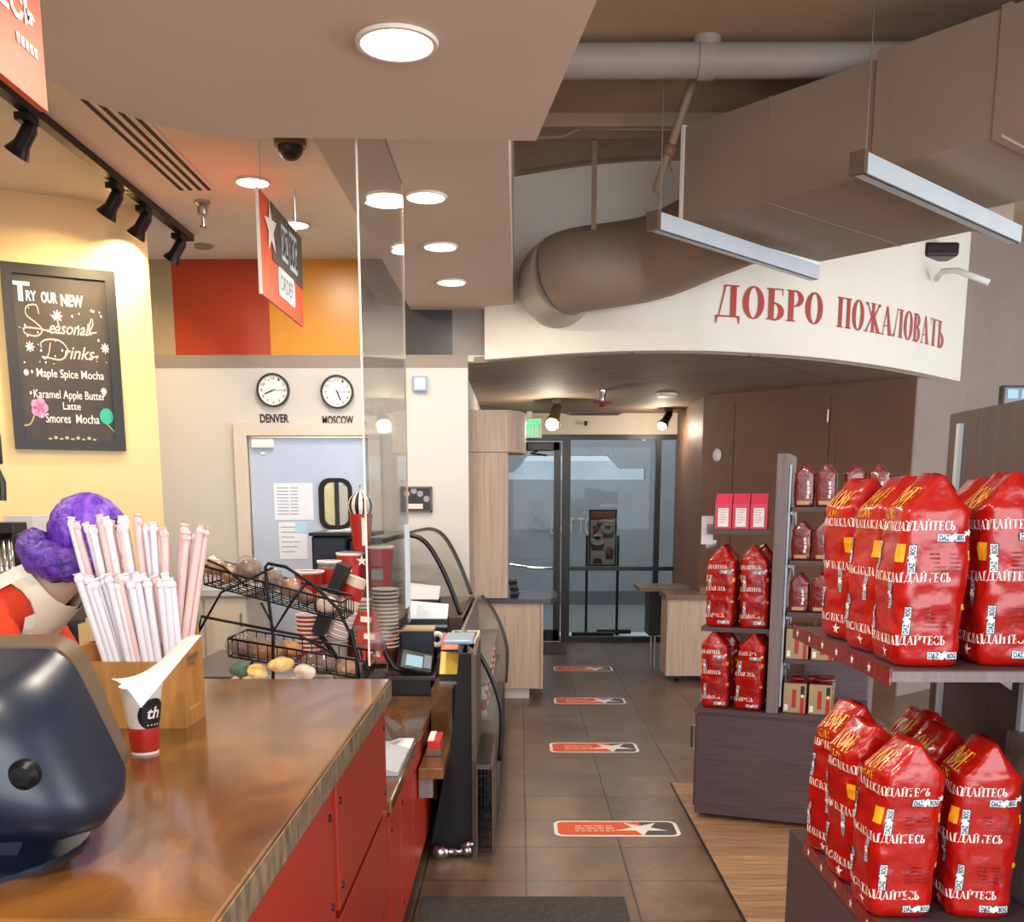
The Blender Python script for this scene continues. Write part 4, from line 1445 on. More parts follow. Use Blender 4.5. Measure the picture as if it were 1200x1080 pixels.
make('white_card', B().box(-.395, -.37, 4.215, 4.385, .585, .59), 'white_print', t)

t = thing('back_counter', 'black raised counter block carrying cups and terminals', 'counter', (-1.0, 5.7, 0))
make('counter_body', B().box(-1.75, -.445, 4.97, 5.9, 0, .715), 'black_plastic', t)
make('countertop', B().box(-1.77, -.42, 4.96, 5.9, .715, .735, .003), 'counter_dark', t)
for k in range(2):
    make('door', B().box(-.445, -.424, 4.98 + .46 * k, 5.43 + .46 * k, .09, .6, .002), 'red_laminate', t)
RT = .735
t = thing('base_cabinet', 'cream base cabinet with a pale top below the staff door', 'cabinet', (-2.1, 6.95, 0))
make('cabinet_body', B().box(-2.4, -1.82, 6.7, 7.2, 0, .98), 'frame_cream', t)
make('cabinet_top', B().box(-2.42, -1.8, 6.66, 7.2, .98, 1.02), 'tray_grey', t)
for x in (-2.39, -2.1):
    d = make('door', B().box(x, x + .275, 6.685, 6.7, .06, .96), 'frame_cream', t)
    make('handle', B().tube([(x + .24, 6.685, .86), (x + .24, 6.66, .86), (x + .24, 6.66, .78), (x + .24, 6.685, .78)], .006), 'steel', d)

# pastry case: curved glass top, open lower chiller with a black end panel
t = thing('pastry_case', 'curved glass pastry case beyond the cup counter', 'display case', (-.6, 6.4, 0))
dome = [(-.80, 1.37), (-.68, 1.40), (-.60, 1.395), (-.53, 1.34), (-.46, 1.22), (-.40, 1.08), (-.35, .94)]
dc = [(p.x, p.y) for p in catmull([Vector(q) for q in dome], 5)]
b = B()
b.grid(lambda u, v: Vector((dc[round(u * (len(dc) - 1))][0], 5.95 + v * 1.3, dc[round(u * (len(dc) - 1))][1])), len(dc), 2)
make('curved_glass', b, 'case_glass', t, smooth=True)
for y in (5.93, 7.25):
    make('glass_edge', B().tube([(x, y, z) for x, z in dc], .014, 8), 'black_plastic', t, smooth=True)
make('case_base', B().box(-1.1, -.335, 5.93, 7.3, 0, .92), 'case_edge', t)
make('case_back', B().box(-1.1, -1.06, 5.95, 7.25, .92, 1.37), 'black_plastic', t)
make('case_roof', B().box(-1.1, -.78, 5.93, 7.27, 1.36, 1.39), 'steel', t)
make('case_shelf', B().box(-1.05, -.56, 5.97, 7.22, 1.13, 1.14), 'acrylic', t)
for k in range(8):
    x, y, z = -.9 + .25 * (k % 2), 6.1 + .28 * (k // 2), .925 if k < 8 else 1.14
    solo('pastry', B().ball((x, y, z + .05), (.08, .06, .05), 2, amp=.3, freq=18, seed=k), 'pastry' if k % 3 else 'pastry_yellow', 'baked pastry inside the curved glass case', 'pastry', 'pastries in the glass case', smooth=True)
t = thing('open_chiller', 'open drinks chiller with black curved end panel facing the aisle', 'chiller', (-.2, 5.8, 0))
prof = [(-.30, 0), (-.11, 0), (-.10, .3), (-.09, .52), (-.11, .64), (-.155, .76), (-.21, .86), (-.275, .935), (-.30, .94)]
ps_ = [prof[0], prof[1]] + [(p.x, p.y) for p in catmull([Vector(q) for q in prof[2:8]], 4)] + [prof[8]]
for y in (4.98, 7.2):
    make('end_panel', B().prism([(x, y, z) for x, z in ps_], (0, .03, 0)), 'case_glass', t)
tr = [(p.x, p.y) for p in catmull([Vector(q) for q in prof[2:8]], 4)]
for y in (4.975, 7.22):
    make('panel_trim', B().tube([(x, y, z) for x, z in tr], .012, 8), 'black_plastic', t, smooth=True)
make('side_wall', B().prism([(-.415, 4.44, 0), (-.205, 4.44, 0), (-.205, 4.44, .93), (-.272, 4.44, .93), (-.30, 4.44, .59)], (0, .03, 0)).box(-.272, -.262, 4.47, 5.0, 0, .93), 'black_matte', t)
make('side_edge', B().box(-.215, -.195, 4.42, 5.0, .0, .93), 'case_edge', t)
make('chiller_base', B().box(-.29, -.11, 5.02, 7.2, .02, .3), 'black_plastic', t)
make('chiller_back', B().box(-.31, -.295, 5.0, 7.2, 0, .93), 'steel', t)
for z in (.3, .5, .68):
    make('chiller_shelf', B().box(-.29, -.12 - max(0, (z - .4) * .15), 5.02, 7.18, z, z + .012), 'steel', t)
for k in range(8):
    y = 5.1 + .25 * k
    bt = thing('drink_bottle', 'small bottle with a red label behind the chiller end glass', 'bottle', (-.2, y, .512), 0, 'bottles in the open chiller')
    make('bottle_body', B().lathe([(.03, 0), (.032, .01), (.032, .1), (.014, .135), (.014, .15)], (-.2, y, .512), 16), 'cup_white', bt, smooth=40)
    make('bottle_label', B().lathe([(.0325, .03), (.0325, .085)], (-.2, y, .512), 16, caps=False), 'cup_red', bt, smooth=True)
    make('bottle_cap', B().lathe([(.016, .15), (.016, .168)], (-.2, y, .512), 12), 'black_plastic', bt)
# plastic grille crate and pipe valve on the floor
t = thing('floor_grille_unit', 'low black ventilation grille unit standing against the case end', 'vent unit', (-.165, 4.6, 0))
make('unit_shell', B().box(-.195, -.118, 4.36, 5.0, .42, .44).box(-.195, -.185, 4.36, 5.0, .03, .42).box(-.128, -.118, 4.36, 5.0, .03, .42), 'case_edge', t)
b = B()
for k in range(5):
    b.box(-.188 + k * .0145, -.182 + k * .0145, 4.36, 4.37, .03, .42)
for k in range(9):
    b.box(-.19, -.122, 4.362, 4.372, .05 + k * .042, .056 + k * .042)
make('front_grille', b, 'black_metal', t)
b = B()
for k in range(7):
    b.box(-.185 + k * .0085, -.181 + k * .0085, 4.38, 4.95, .44, .446)
make('top_grille', b, 'black_metal', t)
t = thing('floor_valve', 'chrome drain valve with a short pipe on the floor by the case', 'valve', (-.33, 4.36, 0))
make('valve_body', B().ball((-.36, 4.36, .035), (.045, .035, .035), 3).cyl((-.4, 4.36, .035), (-.24, 4.38, .03), .018), 'chrome', t, smooth=True)
make('pipe_joint', B().ball((-.24, 4.38, .035), .03, 2).cyl((-.26, 4.36, .06), (-.21, 4.36, .075), .014), 'steel', t, smooth=True)

# clear screen hanging over the low counter
t = thing('clear_screen', 'tall clear acrylic screen hanging edge-on above the low counter', 'screen', (-.5, 3.9, 1.05))
make('acrylic_sheet', B().box(-.503, -.497, 3.31, 4.55, 1.06, BZ), 'plexi', t)
make('sheet_edge', B().box(-.503, -.497, 3.306, 3.31, 1.06, BZ), 'lamp_trim', t)
make('sheet_edge', B().box(-.503, -.497, 4.55, 4.554, 1.06, BZ), 'lamp_trim', t)
a, b_ = P(468, 735, X=-.49), P(477, 622, X=-.49)
solo('paper_notice', B().box(-.494, -.492, 4.36, 4.54, 1.14, 1.5), 'paper_cool', 'white paper notice fixed to the far edge of the clear screen', 'paper')

# ------------------------------------------------------------------ things on the counters
# register screen seen from behind
RP = Vector((-.975, 1.52, CT))


t = thing('register', 'dark blue-black register housing seen from behind with a tan bezel', 'register', (RP.x, RP.y, CT))
shapes = []
# cross-sections along depth: (depth y, half width, bottom z, top z, corner radius)
secs = [(-.165, .20, .13, .20, .03), (-.155, .285, .085, .25, .05), (-.11, .335, .05, .282, .07), (-.04, .355, .04, .30, .07), (.03, .355, .055, .312, .06), (.05, .35, .08, .318, .05)]
vs, fs = [], []
RR = Matrix.Rotation(math.radians(5), 4, 'Z')


def taper(x, z, lo, hi, k=.27):
    return x * (1 - k * max(0, (z - lo) / (hi - lo)))


for (y, hw, z0, z1, r) in secs:
    rr = rrect2(-hw, z0, hw, z1, r, 6)
    vs += [RP + RR @ Vector((taper(x, z, z0, z1), y, z)) for x, z in rr]
n = len(vs) // len(secs)
for i in range(len(secs) - 1):
    for k in range(n):
        fs.append([i * n + k, i * n + (k + 1) % n, (i + 1) * n + (k + 1) % n, (i + 1) * n + k])
fs.append(list(range(n)))
fs.append([(len(secs) - 1) * n + k for k in range(n)])
make('housing', B().faces(vs, fs), 'navy_plastic', t, smooth=50)
b = B()
rr = rrect2(-.335, .0, .335, .235, .05, 6)
make('bezel', B().prism([RP + RR @ Vector((taper(x, z, 0, .235), .05 + z * .12, .088 + z)) for x, z in rr], (0, .05, .008)), 'tan_plastic', t, smooth=40)
rr = rrect2(-.31, .03, .31, .205, .03, 6)
make('screen', B().prism([RP + RR @ Vector((taper(x, z, 0, .235), .102 + z * .12, .099 + z)) for x, z in rr], (0, .002, .0005)), 'black_plastic', t)
make('stand', B().prism([(RP.x - .12, RP.y - .06, CT + .001), (RP.x + .2, RP.y - .06, CT + .001), (RP.x + .23, RP.y - .06, CT + .06), (RP.x - .12, RP.y - .06, CT + .06)], (0, .14, 0)), 'navy_plastic', t)
make('stand_foot', B().lathe([(.24, 0), (.24, .008), (.2, .018), (.001, .02)], (RP.x + .03, RP.y + .02, CT), 32), 'navy_plastic', t, smooth=40)
make('lock_knob', B().lathe([(.022, 0), (.022, .012), (.014, .02), (.001, .021)], M=Matrix.Translation(RP + RR @ Vector((.255, -.146, .165))) @ Matrix.Rotation(PI / 2, 4, 'X'), n=20), 'black_metal', t, smooth=40)

# paper cup with a red base, partly behind the register
cc = Vector((-.832, 2.17, CT))
t = thing('paper_cup', 'white paper cup with red base and round black logo beside the straw box', 'cup', cc)
make('cup_body', B().lathe([(.030, .05), (.045, .15), (.047, .152), (.044, .15), (.028, .04)], cc, 32, caps=False), 'cup_white', t, smooth=True)
make('red_base', B().lathe([(.001, 0), (.028, 0), (.030, .012), (.0338, .06), (.0335, .05)], cc, 32), 'cup_red', t, smooth=40)
make('base_rim', B().lathe([(.029, .0), (.0295, .006), (.028, .006)], cc, 32), 'white_print', t)
b, b2 = B(), B()


def cup_wrap(b, polys, ang, zc, extra=.002):
    for q in polys:
        f = []
        for x, y in q:
            z = zc + y
            r = .030 + (z - .05) / .1 * .015 + extra
            a = ang + x / r
            f.append(cc + Vector((r * math.cos(a), r * math.sin(a), z)))
        b.faces(f, [list(range(len(f)))])


ad = [q for k in range(4) for q in ring2(0, 0, .0085 * (k + 1), .009 * (k + 1), .0085, .009, n=24)]
cup_wrap(b, ad, -PI / 5.2, .092)
make('logo_disc', b, 'black_plastic', t)
cup_wrap(b2, fit(font_polys('th', shear=.2, offset=.02), -.015, .015, -.010, .017) + [disc2(-.012 + .008 * k, -.024, .002, n=6) for k in range(4)], -PI / 5.2, .092, .003)
make('logo_lettering', b2, 'white_print', t)

# stepped wooden straw box with wrapped straws
SX, SY = -.9, 2.47
t = thing('straw_box', 'stepped wooden straw holder box on the stone counter', 'straw holder', (SX, SY, CT))
b = B()
b.box(SX - .19, SX + .075, SY - .06, SY - .048, CT, CT + .165).box(SX - .19, SX + .075, SY + .085, SY + .097, CT, CT + .24)
b.box(SX - .19, SX - .178, SY - .048, SY + .085, CT, CT + .2).box(SX + .063, SX + .075, SY - .0475, SY + .0845, CT, CT + .205)
b.box(SX - .178, SX + .063, SY - .048, SY + .085, CT, CT + .012).box(SX - .178, SX + .063, SY + .015, SY + .023, CT + .012, CT + .2)
make('box_shell', b, 'bamboo', t)
b = B()
for z0, z1, y0, y1 in ((CT + .0, CT + .04, SY - .06, SY + .097), (CT + .175, CT + .207, SY - .06, SY + .097), (CT + .04, CT + .175, SY - .06, SY - .03), (CT + .04, CT + .175, SY + .07, SY + .097)):
    b.box(SX + .075, SX + .081, y0, y1, z0, z1)
make('side_frame', b, 'bamboo', t)
make('side_slot', B().box(SX + .0755, SX + .0775, SY - .02, SY + .05, CT + .15, CT + .165), 'table_wood', t)
rs = random.Random(11)


def straw(base, top, m, r, label, grp):
    base, top = Vector(base), Vector(top)
    d = (top - base)
    t = thing('wrapped_straw', label, 'straw', base, 0, grp)
    q = d.cross(Vector((0, 1, 0))).normalized()
    b = B()
    p2 = base + d * .95
    b.tube([base, base + d * .5, p2], r, 7)
    make('straw_body', b, m, t, smooth=60)
    w = Vector((rs.uniform(-1, 1), rs.uniform(-.5, .5), 0)) * .004
    make('paper_twist', B().tube([p2, p2 + d * .02 + w * .3, top + w, top + w * 1.5 + d * .015], [r * 1.05, r * 1.25, r * .9, r * 1.2], 6), m, t)


LBF = 'paper wrapped straw in the front row of the straw box'
LBB = 'taller standing paper wrapped straw in the back row of the straw box'
for k in range(22):
    u = k / 21
    row = k % 2
    x0 = SX - .09 + .15 * u + rs.uniform(-.004, .004)
    y0 = SY - .03 + .02 * row
    lean = (u - .45) * .07
    straw((x0, y0, CT + .06), (x0 - .035 + lean + rs.uniform(-.008, .008), y0 - .035, CT + .365 + rs.uniform(-.008, .012)), 'straw' if rs.random() < .75 else 'straw_pink', random.choice((.0092, .0102)), LBF, 'straws in the front row')
for k in range(24):
    u = k / 23
    x0 = SX - .14 + .19 * u + rs.uniform(-.004, .004)
    y0 = SY + .04 + .02 * (k % 2)
    lean = (u - .5) * .1 + (.05 if u > .8 else 0)
    straw((x0, y0, CT + .14), (x0 - .03 + lean + rs.uniform(-.01, .01), y0 + .005, CT + .50 + rs.uniform(-.015, .018) - (.02 if u > .7 else 0)), 'straw' if u < .7 and rs.random() < .7 else 'straw_pink', random.choice((.0092, .0102)), LBB, 'straws in the back row')
# folded white paper leaf leaning out of the cup
b = B()
A0, A1, A2, A3 = P(130, 795, Y=2.0), P(165, 829, Y=1.98), P(236, 744, Y=2.2), P(200, 762, Y=2.3)


def leaf(u, v):
    p = A0.lerp(A1, v).lerp(A3.lerp(A2, v), u)
    return p + Vector((0, 0, -.02 * math.sin(PI * u) * (1 - v) + .012 * math.sin(PI * v)))


b.grid(leaf, 14, 8)
b.grid(lambda u, v: leaf(u, v) + Vector((0, .002, -.0012)), 14, 8)
solo('paper_bag', b, 'paper', 'folded white paper sheet sticking up between the cup and the straws', 'paper', smooth=True)

# ------------------------------------------------------------------ wire pastry rack
RKY = 4.15
t = thing('wire_rack', 'black wire two tier rack holding wrapped pastries', 'rack', (-.98, RKY, .64))


def rp(px, py, dy=0.0):
    return P(px, py, Y=RKY + dy)


def basket(nm, A, Bp, hgt, depth, n, par):
    """sloped wire basket whose long rim runs from A to B on the near side"""
    A, Bp = Vector(A), Vector(Bp)
    D = Vector((0, depth, 0))
    Dn = Vector((0, 0, -hgt))
    b = B()
    b.tube([A, Bp, Bp + D, A + D], .005, 7, closed=True)
    b.tube([A + Dn, Bp + Dn, Bp + D + Dn, A + D + Dn], .004, 7, closed=True)
    for k in range(n + 1):
        p = A.lerp(Bp, k / n)
        b.tube([p, p + Dn, p + Dn + D, p + D], .0025, 5)
    for k in range(1, 5):
        b.cyl(A + Dn + D * (k / 5), Bp + Dn + D * (k / 5), .0025, n=5)
    for k in range(1, 5):
        b.tube([A + D * k / 5, A + D * k / 5 + Dn], .0025, 5)
        b.tube([Bp + D * k / 5, Bp + D * k / 5 + Dn], .0025, 5)
    return make(nm, b, 'black_metal', par, smooth=True)


u0, u1 = rp(241, 664), rp(402, 705)
basket('upper_basket', rp(238, 663), rp(400, 706), .075, .3, 16, t)
basket('lower_basket', rp(267, 748), rp(428, 775), .075, .3, 14, t)
for dy in (-.02, .32):
    b = B()
    pts_ = [rp(232, 742, dy), rp(236, 722, dy), rp(318, 738, dy), rp(350, 744, dy), rp(395, 768, dy)]
    b.tube(pts_, .006, 8)
    b.tube([rp(232, 742, dy), rp(259, 694, dy), rp(320, 665, dy)], .005, 8)
    up = [rp(320, 800, dy), rp(320, 745, dy), rp(313, 690, dy), rp(311, 664, dy), rp(314, 660, dy), rp(335, 664, dy), rp(365, 683, dy), rp(395, 712, dy), rp(412, 745, dy), rp(419, 775, dy), rp(421, 800, dy)]
    b.tube([Vector(p) for p in up], .007, 8)
    b.tube([rp(306, 706, dy), rp(322, 737, dy), rp(345, 700, dy), rp(360, 682, dy)], .006, 8)
    b.tube([rp(243, 656, dy), rp(262, 664, dy), rp(290, 688, dy)], .005, 8)
    for px in (278, 320, 421):
        f = rp(px, 800, dy)
        b.cyl(f, (f.x, f.y, .642), .006, n=8)
    b.cyl(rp(278, 800, dy), rp(297, 774, dy), .005, n=8)
    make('side_frame', b, 'black_metal', t, smooth=True)


def wrapped(px, py, dy, size, kind, label, seed, group='wrapped pastries on the wire rack', wrap=True):
    c = rp(px, py, dy)
    t = thing('wrapped_pastry', label, 'pastry', c, 0, group)
    sx, sy, sz = size
    make('pastry', B().ball(c, (sx * .85, sy * .8, sz * .75), 3, amp=.35, freq=14, seed=seed), kind, t, smooth=True)
    if wrap:
        make('clear_wrapper', B().ball(c + Vector((0, 0, .004)), (sx, sy, sz), 3, amp=.3, freq=22, seed=seed + 3), 'cellophane', t, smooth=True)


up_slope = (.72 - 0) and 0
wrapped(250, 664, .1, (.055, .06, .045), 'pastry', 'wrapped golden pastry at the high left end of the upper basket', 1)
wrapped(268, 672, .15, (.05, .06, .04), 'pastry_yellow', 'pale wrapped pastry second from left in the upper basket', 2)
wrapped(292, 668, .12, (.06, .07, .055), 'pastry_dark', 'dark wrapped muffin beside the middle post of the upper basket', 3)
wrapped(318, 680, .12, (.055, .07, .05), 'pastry_dark', 'dark wrapped pastry right of the middle post in the upper basket', 4)
wrapped(340, 690, .15, (.05, .06, .045), 'pastry', 'brown wrapped pastry toward the low end of the upper basket', 5)
wrapped(357, 700, .12, (.035, .06, .04), 'pastry_dark', 'small wrapped pastry at the lower right of the upper basket', 6)
wrapped(383, 708, .12, (.05, .07, .05), 'poster_cream', 'cream paper bag at the low right end of the upper basket', 7)
wrapped(285, 758, .12, (.075, .08, .055), 'pastry_dark', 'dark wrapped bread at the left of the lower basket', 8)
wrapped(312, 762, .1, (.07, .08, .055), 'pastry', 'brown wrapped bread in the middle of the lower basket', 9)
wrapped(338, 762, .2, (.06, .07, .05), 'pastry', 'orange brown bread behind the others in the lower basket', 10, wrap=False)
wrapped(372, 778, .12, (.075, .08, .045), 'pastry_dark', 'dark wrapped bread right of centre in the lower basket', 11)
wrapped(406, 784, .12, (.06, .08, .045), 'pastry', 'long wrapped bread at the right end of the lower basket', 12)
for k, (px, py, m, lab) in enumerate(((300, 786, 'pastry_yellow', 'yellow wrapped snack under the rack near its left foot'), (330, 778, 'pastry_yellow', 'yellow and green wrapped snack in the middle under the rack'),
                                      (357, 786, 'poster_cream', 'cream wrapped snack under the rack at the right'), (283, 784, 'green_leaf', 'green wrapped snack under the left end of the rack'))):
    c = rp(px, py, -.05)
    solo('wrapped_snack', B().ball(c, (.045, .05, .03), 3, amp=.5, freq=20, seed=k), m, lab, 'snack', 'snacks under the rack', smooth=True)
t = thing('snack_basket', 'shallow wire basket standing under the rack for snacks', 'basket', (-.95, 4.15, .64))
make('basket_body', B().box(rp(262, 790).x, rp(380, 790).x, 4.02, 4.35, .642, rp(320, 800).z), 'poster_cream', t)

# ------------------------------------------------------------------ cups and gear on the raised back counter
def cup_stack(px, base_z, y, r0, r1, h, n, step, m, label, name='cup_stack', grp='stacked cups', rims=True):
    x = P(px, 700, Y=y).x
    t = thing(name, label, 'cups', (x, y, base_z), 0, grp)
    make('outer_cup', B().lathe([(.001, .004), (r0, 0), (r1, h), (r1 * .95, h), (r0 * .9, .01)], (x, y, base_z), 24, caps=False), m, t, smooth=50)
    for k in range(1, n):
        z = base_z + h + (k - 1) * step
        c = make('stacked_cup', B().lathe([(r1 * .93, -.002), (r1 * .95, step * .55), (r1 * 1.02, step * .6), (r1 * 1.03, step * .8), (r1 * 1.0, step * .9), (r1 * .9, step * .6)], (x, y, z), 24, caps=False), 'cup_white' if rims else m, t, smooth=50)
        make('cup_band', B().lathe([(r1 * .955, step * .05), (r1 * .965, step * .55)], (x, y, z), 24, caps=False), m, c, smooth=True)
    return t


Yc = 5.15
cup_stack(363, RT, Yc, .055, .075, .1, 10, .022, 'cup_red', 'wide stack of white rimmed red cups behind the wire rack')
cup_stack(391, RT, 5.3, .055, .07, .1, 12, .02, 'poster_cream', 'stack of cream cups behind the slanted dispenser')
cup_stack(424, RT, 5.3, .045, .055, .12, 13, .02, 'gold', 'narrow tall stack of brown ringed cups left of the screen edge')
cup_stack(451, RT, 5.25, .05, .068, .1, 17, .02, 'poster_brown', 'tallest stack of dark banded white rimmed cups behind the clear screen')


def tumbler(px, pz_top, pz_bot, y, w, label, m='cup_red', lid=False, grp=None):
    a, b_ = P(px, pz_bot, Y=y), P(px, pz_top, Y=y)
    h = b_.z - a.z
    t = thing('cup', label, 'cup', a, 0, grp)
    make('cup_body', B().lathe([(.001, .0), (w * .72, 0), (w, h), (w * .96, h), (w * .7, .01)], a, 26, caps=False), m, t, smooth=50)
    make('cup_rim', B().lathe([(w * .98, h - .012), (w * 1.05, h - .008), (w * 1.05, h + .003), (w * .98, h)], a, 26, caps=False), 'cup_white', t, smooth=True)
    return t, a, h


tumbler(363, 669, 703, Yc, .075, 'red paper cup upside on top of the wide cup stack')
t, a, h = tumbler(387, 657, 690, 5.3, .062, 'clear plastic cup with a red emblem beside the black brewer', 'acrylic')
make('red_emblem', B().lathe([(.0535, .03), (.061, h * .75)], a, 26, caps=False), 'cup_red', t, smooth=True)
# black brewer and the red cup tower with a striped onion dome lid
BY = 5.56
a, b_ = P(370, 785, Y=BY), P(405, 628, Y=BY)
t = thing('brewer', 'black square brewer standing behind the cups before the staff door', 'coffee machine', ((a.x + b_.x) / 2, BY + .15, RT))
make('brewer_body', B().box(a.x, b_.x, BY, BY + .35, RT, b_.z, .012), 'navy_plastic', t)
make('brewer_top', B().box(a.x - .01, b_.x + .16, BY - .02, BY + .37, b_.z, b_.z + .02, .004), 'black_plastic', t)
make('brewer_side', B().box(b_.x + .005, b_.x + .15, BY + .05, BY + .35, RT, b_.z - .02, .01), 'black_plastic', t)
b = B()
b.box(a.x + .08, b_.x + .1, BY + .03, BY + .2, b_.z + .021, b_.z + .028).box(a.x + .15, b_.x + .12, BY + .06, BY + .25, b_.z + .028, b_.z + .034)
solo('paper_stack', b, 'paper', 'loose papers lying on top of the black brewer', 'papers')
TY = 5.4
t, a, h = tumbler(414, 648, 785, TY, .072, 'tall red display tumbler with white lettering beside the brewer', 'cup_red')
make('white_print', B().lathe([(.0665, h * .5), (.0695, h * .85)], a + Vector((.002, -.0, 0)), 26, caps=False), 'cup_red', t, smooth=True)
b = B()
for k in range(6):
    b.box(a.x - .01, a.x + .02, TY - .078, TY - .066, a.z + h * (.5 + .07 * k), a.z + h * (.535 + .07 * k))
make('print_letters', b, 'white_print', t)
t = thing('display_cup', 'red travel cup with black and white striped onion dome lid', 'cup', P(424, 642, Y=TY), 0)
a, b_ = P(424, 645, Y=TY), P(424, 602, Y=TY)
h = b_.z - a.z
make('cup_body', B().lathe([(.001, 0), (.042, 0), (.05, h * .35), (.062, h), (.055, h)], a, 28, caps=False), 'cup_red', t, smooth=50)
b = B()
b.flat([rect(.012, h * .15, .04, h * .9)], (a.x, a.y - .062, a.z), RX, UZ, -.004)
make('white_panel', b, 'white_print', t)
nd = 20
pr = [(.055, 0), (.066, .025), (.068, .05), (.058, .08), (.035, .105), (.012, .122), (.004, .14)]
for mi, nm, mm in ((0, 'dome_stripe', 'black_plastic'), (1, 'dome_stripe', 'white_print')):
    b = B()
    for k in range(mi, nd, 2):
        a0, a1 = 2 * PI * k / nd, 2 * PI * (k + 1) / nd
        for (r0, z0), (r1, z1) in zip(pr, pr[1:]):
            b.faces([(a.x + r0 * math.cos(a0), a.y + r0 * math.sin(a0), b_.z + z0), (a.x + r0 * math.cos(a1), a.y + r0 * math.sin(a1), b_.z + z0),
                     (a.x + r1 * math.cos(a1), a.y + r1 * math.sin(a1), b_.z + z1), (a.x + r1 * math.cos(a0), a.y + r1 * math.sin(a0), b_.z + z1)], [[0, 1, 2, 3]])
    make(nm, b, mm, t, smooth=True)
make('dome_ball', B().ball((a.x, a.y, b_.z + .145), .008, 2), 'gold', t, smooth=True)
make('white_star', B().flat(star2(.0, -.05, .03), (a.x + .01, a.y - .075, a.z), RX, UZ, -.004), 'white_print', t)
c = P(424, 645, Y=TY)
solo('cup_shelf', B().box(c.x - .11, c.x + .06, TY - .06, TY + .08, c.z - .012, c.z - .002).box(c.x - .01, c.x + .05, TY + .02, TY + .08, RT, c.z - .012), 'acrylic', 'small clear stand carrying the dome lidded cup', 'stand')
t, a, h = tumbler(446, 640, 690, 5.4, .075, 'large red cup seen through the clear screen above a cup stack', 'cup_red')
make('grey_label', B().flat([rect(-.03, h * .25, .03, h * .5)], (a.x - .005, a.y - .078, a.z), RX, UZ, -.004), 'ink_grey', t)
solo('cup_shelf', B().box(a.x - .09, a.x + .09, 5.38, 5.56, a.z - .012, a.z - .002).box(a.x - .08, a.x + .08, 5.5, 5.56, RT, a.z - .012), 'acrylic', 'clear stand carrying the large red cup behind the screen', 'stand')

# slanted cup dispenser
DY = 5.06
p0, p1 = P(384, 745, Y=DY), P(414, 665, Y=DY)
d = (p1 - p0).normalized()
sd = d.cross(Vector((0, 1, 0))).normalized()
t = thing('cup_dispenser', 'slanted black cup dispenser with nested striped cups', 'dispenser', (p0.x, DY, RT))
make('dispenser_back', B().prism([p0 + sd * .015 + Vector((0, -.07, 0)), p0 + sd * .075 + Vector((0, -.07, 0)), p0 + sd * .075 + Vector((0, .07, 0)), p0 + sd * .015 + Vector((0, .07, 0))], p1 - p0), 'black_plastic', t)
make('dispenser_leg', B().cyl(p0 + sd * .05, (p0.x + .1, DY, RT), .012), 'black_metal', t)
make('dispenser_leg', B().cyl(p0.lerp(p1, .6) + sd * .06, (p0.x + .2, DY, RT), .012), 'black_metal', t)
L = (p1 - p0).length
for k in range(12):
    q = p0 + d * (L * .03 + k * L * .035) - sd * .045
    make('nested_cup', B().tube([q, q + d * .006, q + d * .012], [.05, .056, .05], 20), 'cup_white' if k % 2 else 'straw_pink', t, smooth=50)
q = p0 + d * L * .48 - sd * .04
make('top_cup', B().tube([q, q + d * L * .42], [.054, .046], 24), 'poster_cream', t, smooth=50)
make('cup_band', B().tube([q + d * L * .12, q + d * L * .3], [.0535, .0505], 24), 'cup_red', t, smooth=50)

# gift card rack: three tilted tiers of red cards
gA = P(428, 745, Y=5.02)
t = thing('gift_card_rack', 'three tier tilted rack of red and white gift cards', 'card rack', (gA.x, 5.05, RT))
for k, (px, py) in enumerate(((428, 725), (432, 745), (438, 765))):
    c = P(px, py, Y=5.07 - .04 * k)
    w, h = .058, .036
    b = B().prism([c + Vector((-w, 0, -h)), c + Vector((w, 0, -h - .006)), c + Vector((w, .03, h - .006)), c + Vector((-w, .03, h))], (0, .012, 0))
    cd = make('gift_card', b, 'cup_red', t)
    make('card_emblem', B().prism([c + Vector((-.025, .004, -.014)), c + Vector((.03, .004, -.02)), c + Vector((.03, .016, .006)), c + Vector((-.025, .016, .012))], (0, -.004, 0)), 'white_print', cd)
    make('card_tray', B().box(c.x - w - .006, c.x + w + .006, c.y - .012, c.y + .02, c.z - h - .016, c.z - h - .004), 'acrylic', t)
b = B()
c0, c1 = P(410, 722, Y=5.1), P(424, 775, Y=5.0)
for dx in (0, .13):
    make('rack_rail', B().tube([c0 + Vector((dx, 0, 0)), c1 + Vector((dx, 0, 0)), (c1.x + dx, c1.y, RT + .01)], .005, 6), 'steel', t)
make('rack_foot', B().box(gA.x - .06, gA.x + .1, 4.975, 5.12, RT, RT + .015), 'acrylic', t)
# black box and payment terminal
a, b_ = P(471, 790, Y=5.15), P(508, 737, Y=5.15)
t = thing('display_box', 'upright black box with a light top edge beside the payment terminal', 'box', ((a.x + b_.x) / 2, 5.25, RT))
make('box_body', B().box(a.x, b_.x, 5.15, 5.32, RT, b_.z - .01, .004), 'navy_plastic', t)
make('top_edge', B().box(a.x, b_.x, 5.15, 5.32, b_.z - .01, b_.z), 'gold', t)
c = P(487, 780, Y=5.02)
t = thing('payment_terminal', 'black payment terminal with a pale blue screen on the raised counter edge', 'payment terminal', (c.x, 5.05, RT))
Mx = Matrix.Translation((c.x, 5.06, RT + .055)) @ Matrix.Rotation(.55, 4, 'X') @ Matrix.Rotation(.25, 4, 'Y')
make('terminal_body', B().box(-.085, .085, -.075, .075, -.016, .016, .008, M=Mx), 'black_plastic', t)
make('terminal_screen', B().box(-.055, .03, -.05, .035, .0165, .018, M=Mx), 'chalk_blue', t)
make('keypad', B().box(.036, .075, -.05, .05, .0165, .022, .002, M=Mx), 'ink_grey', t)
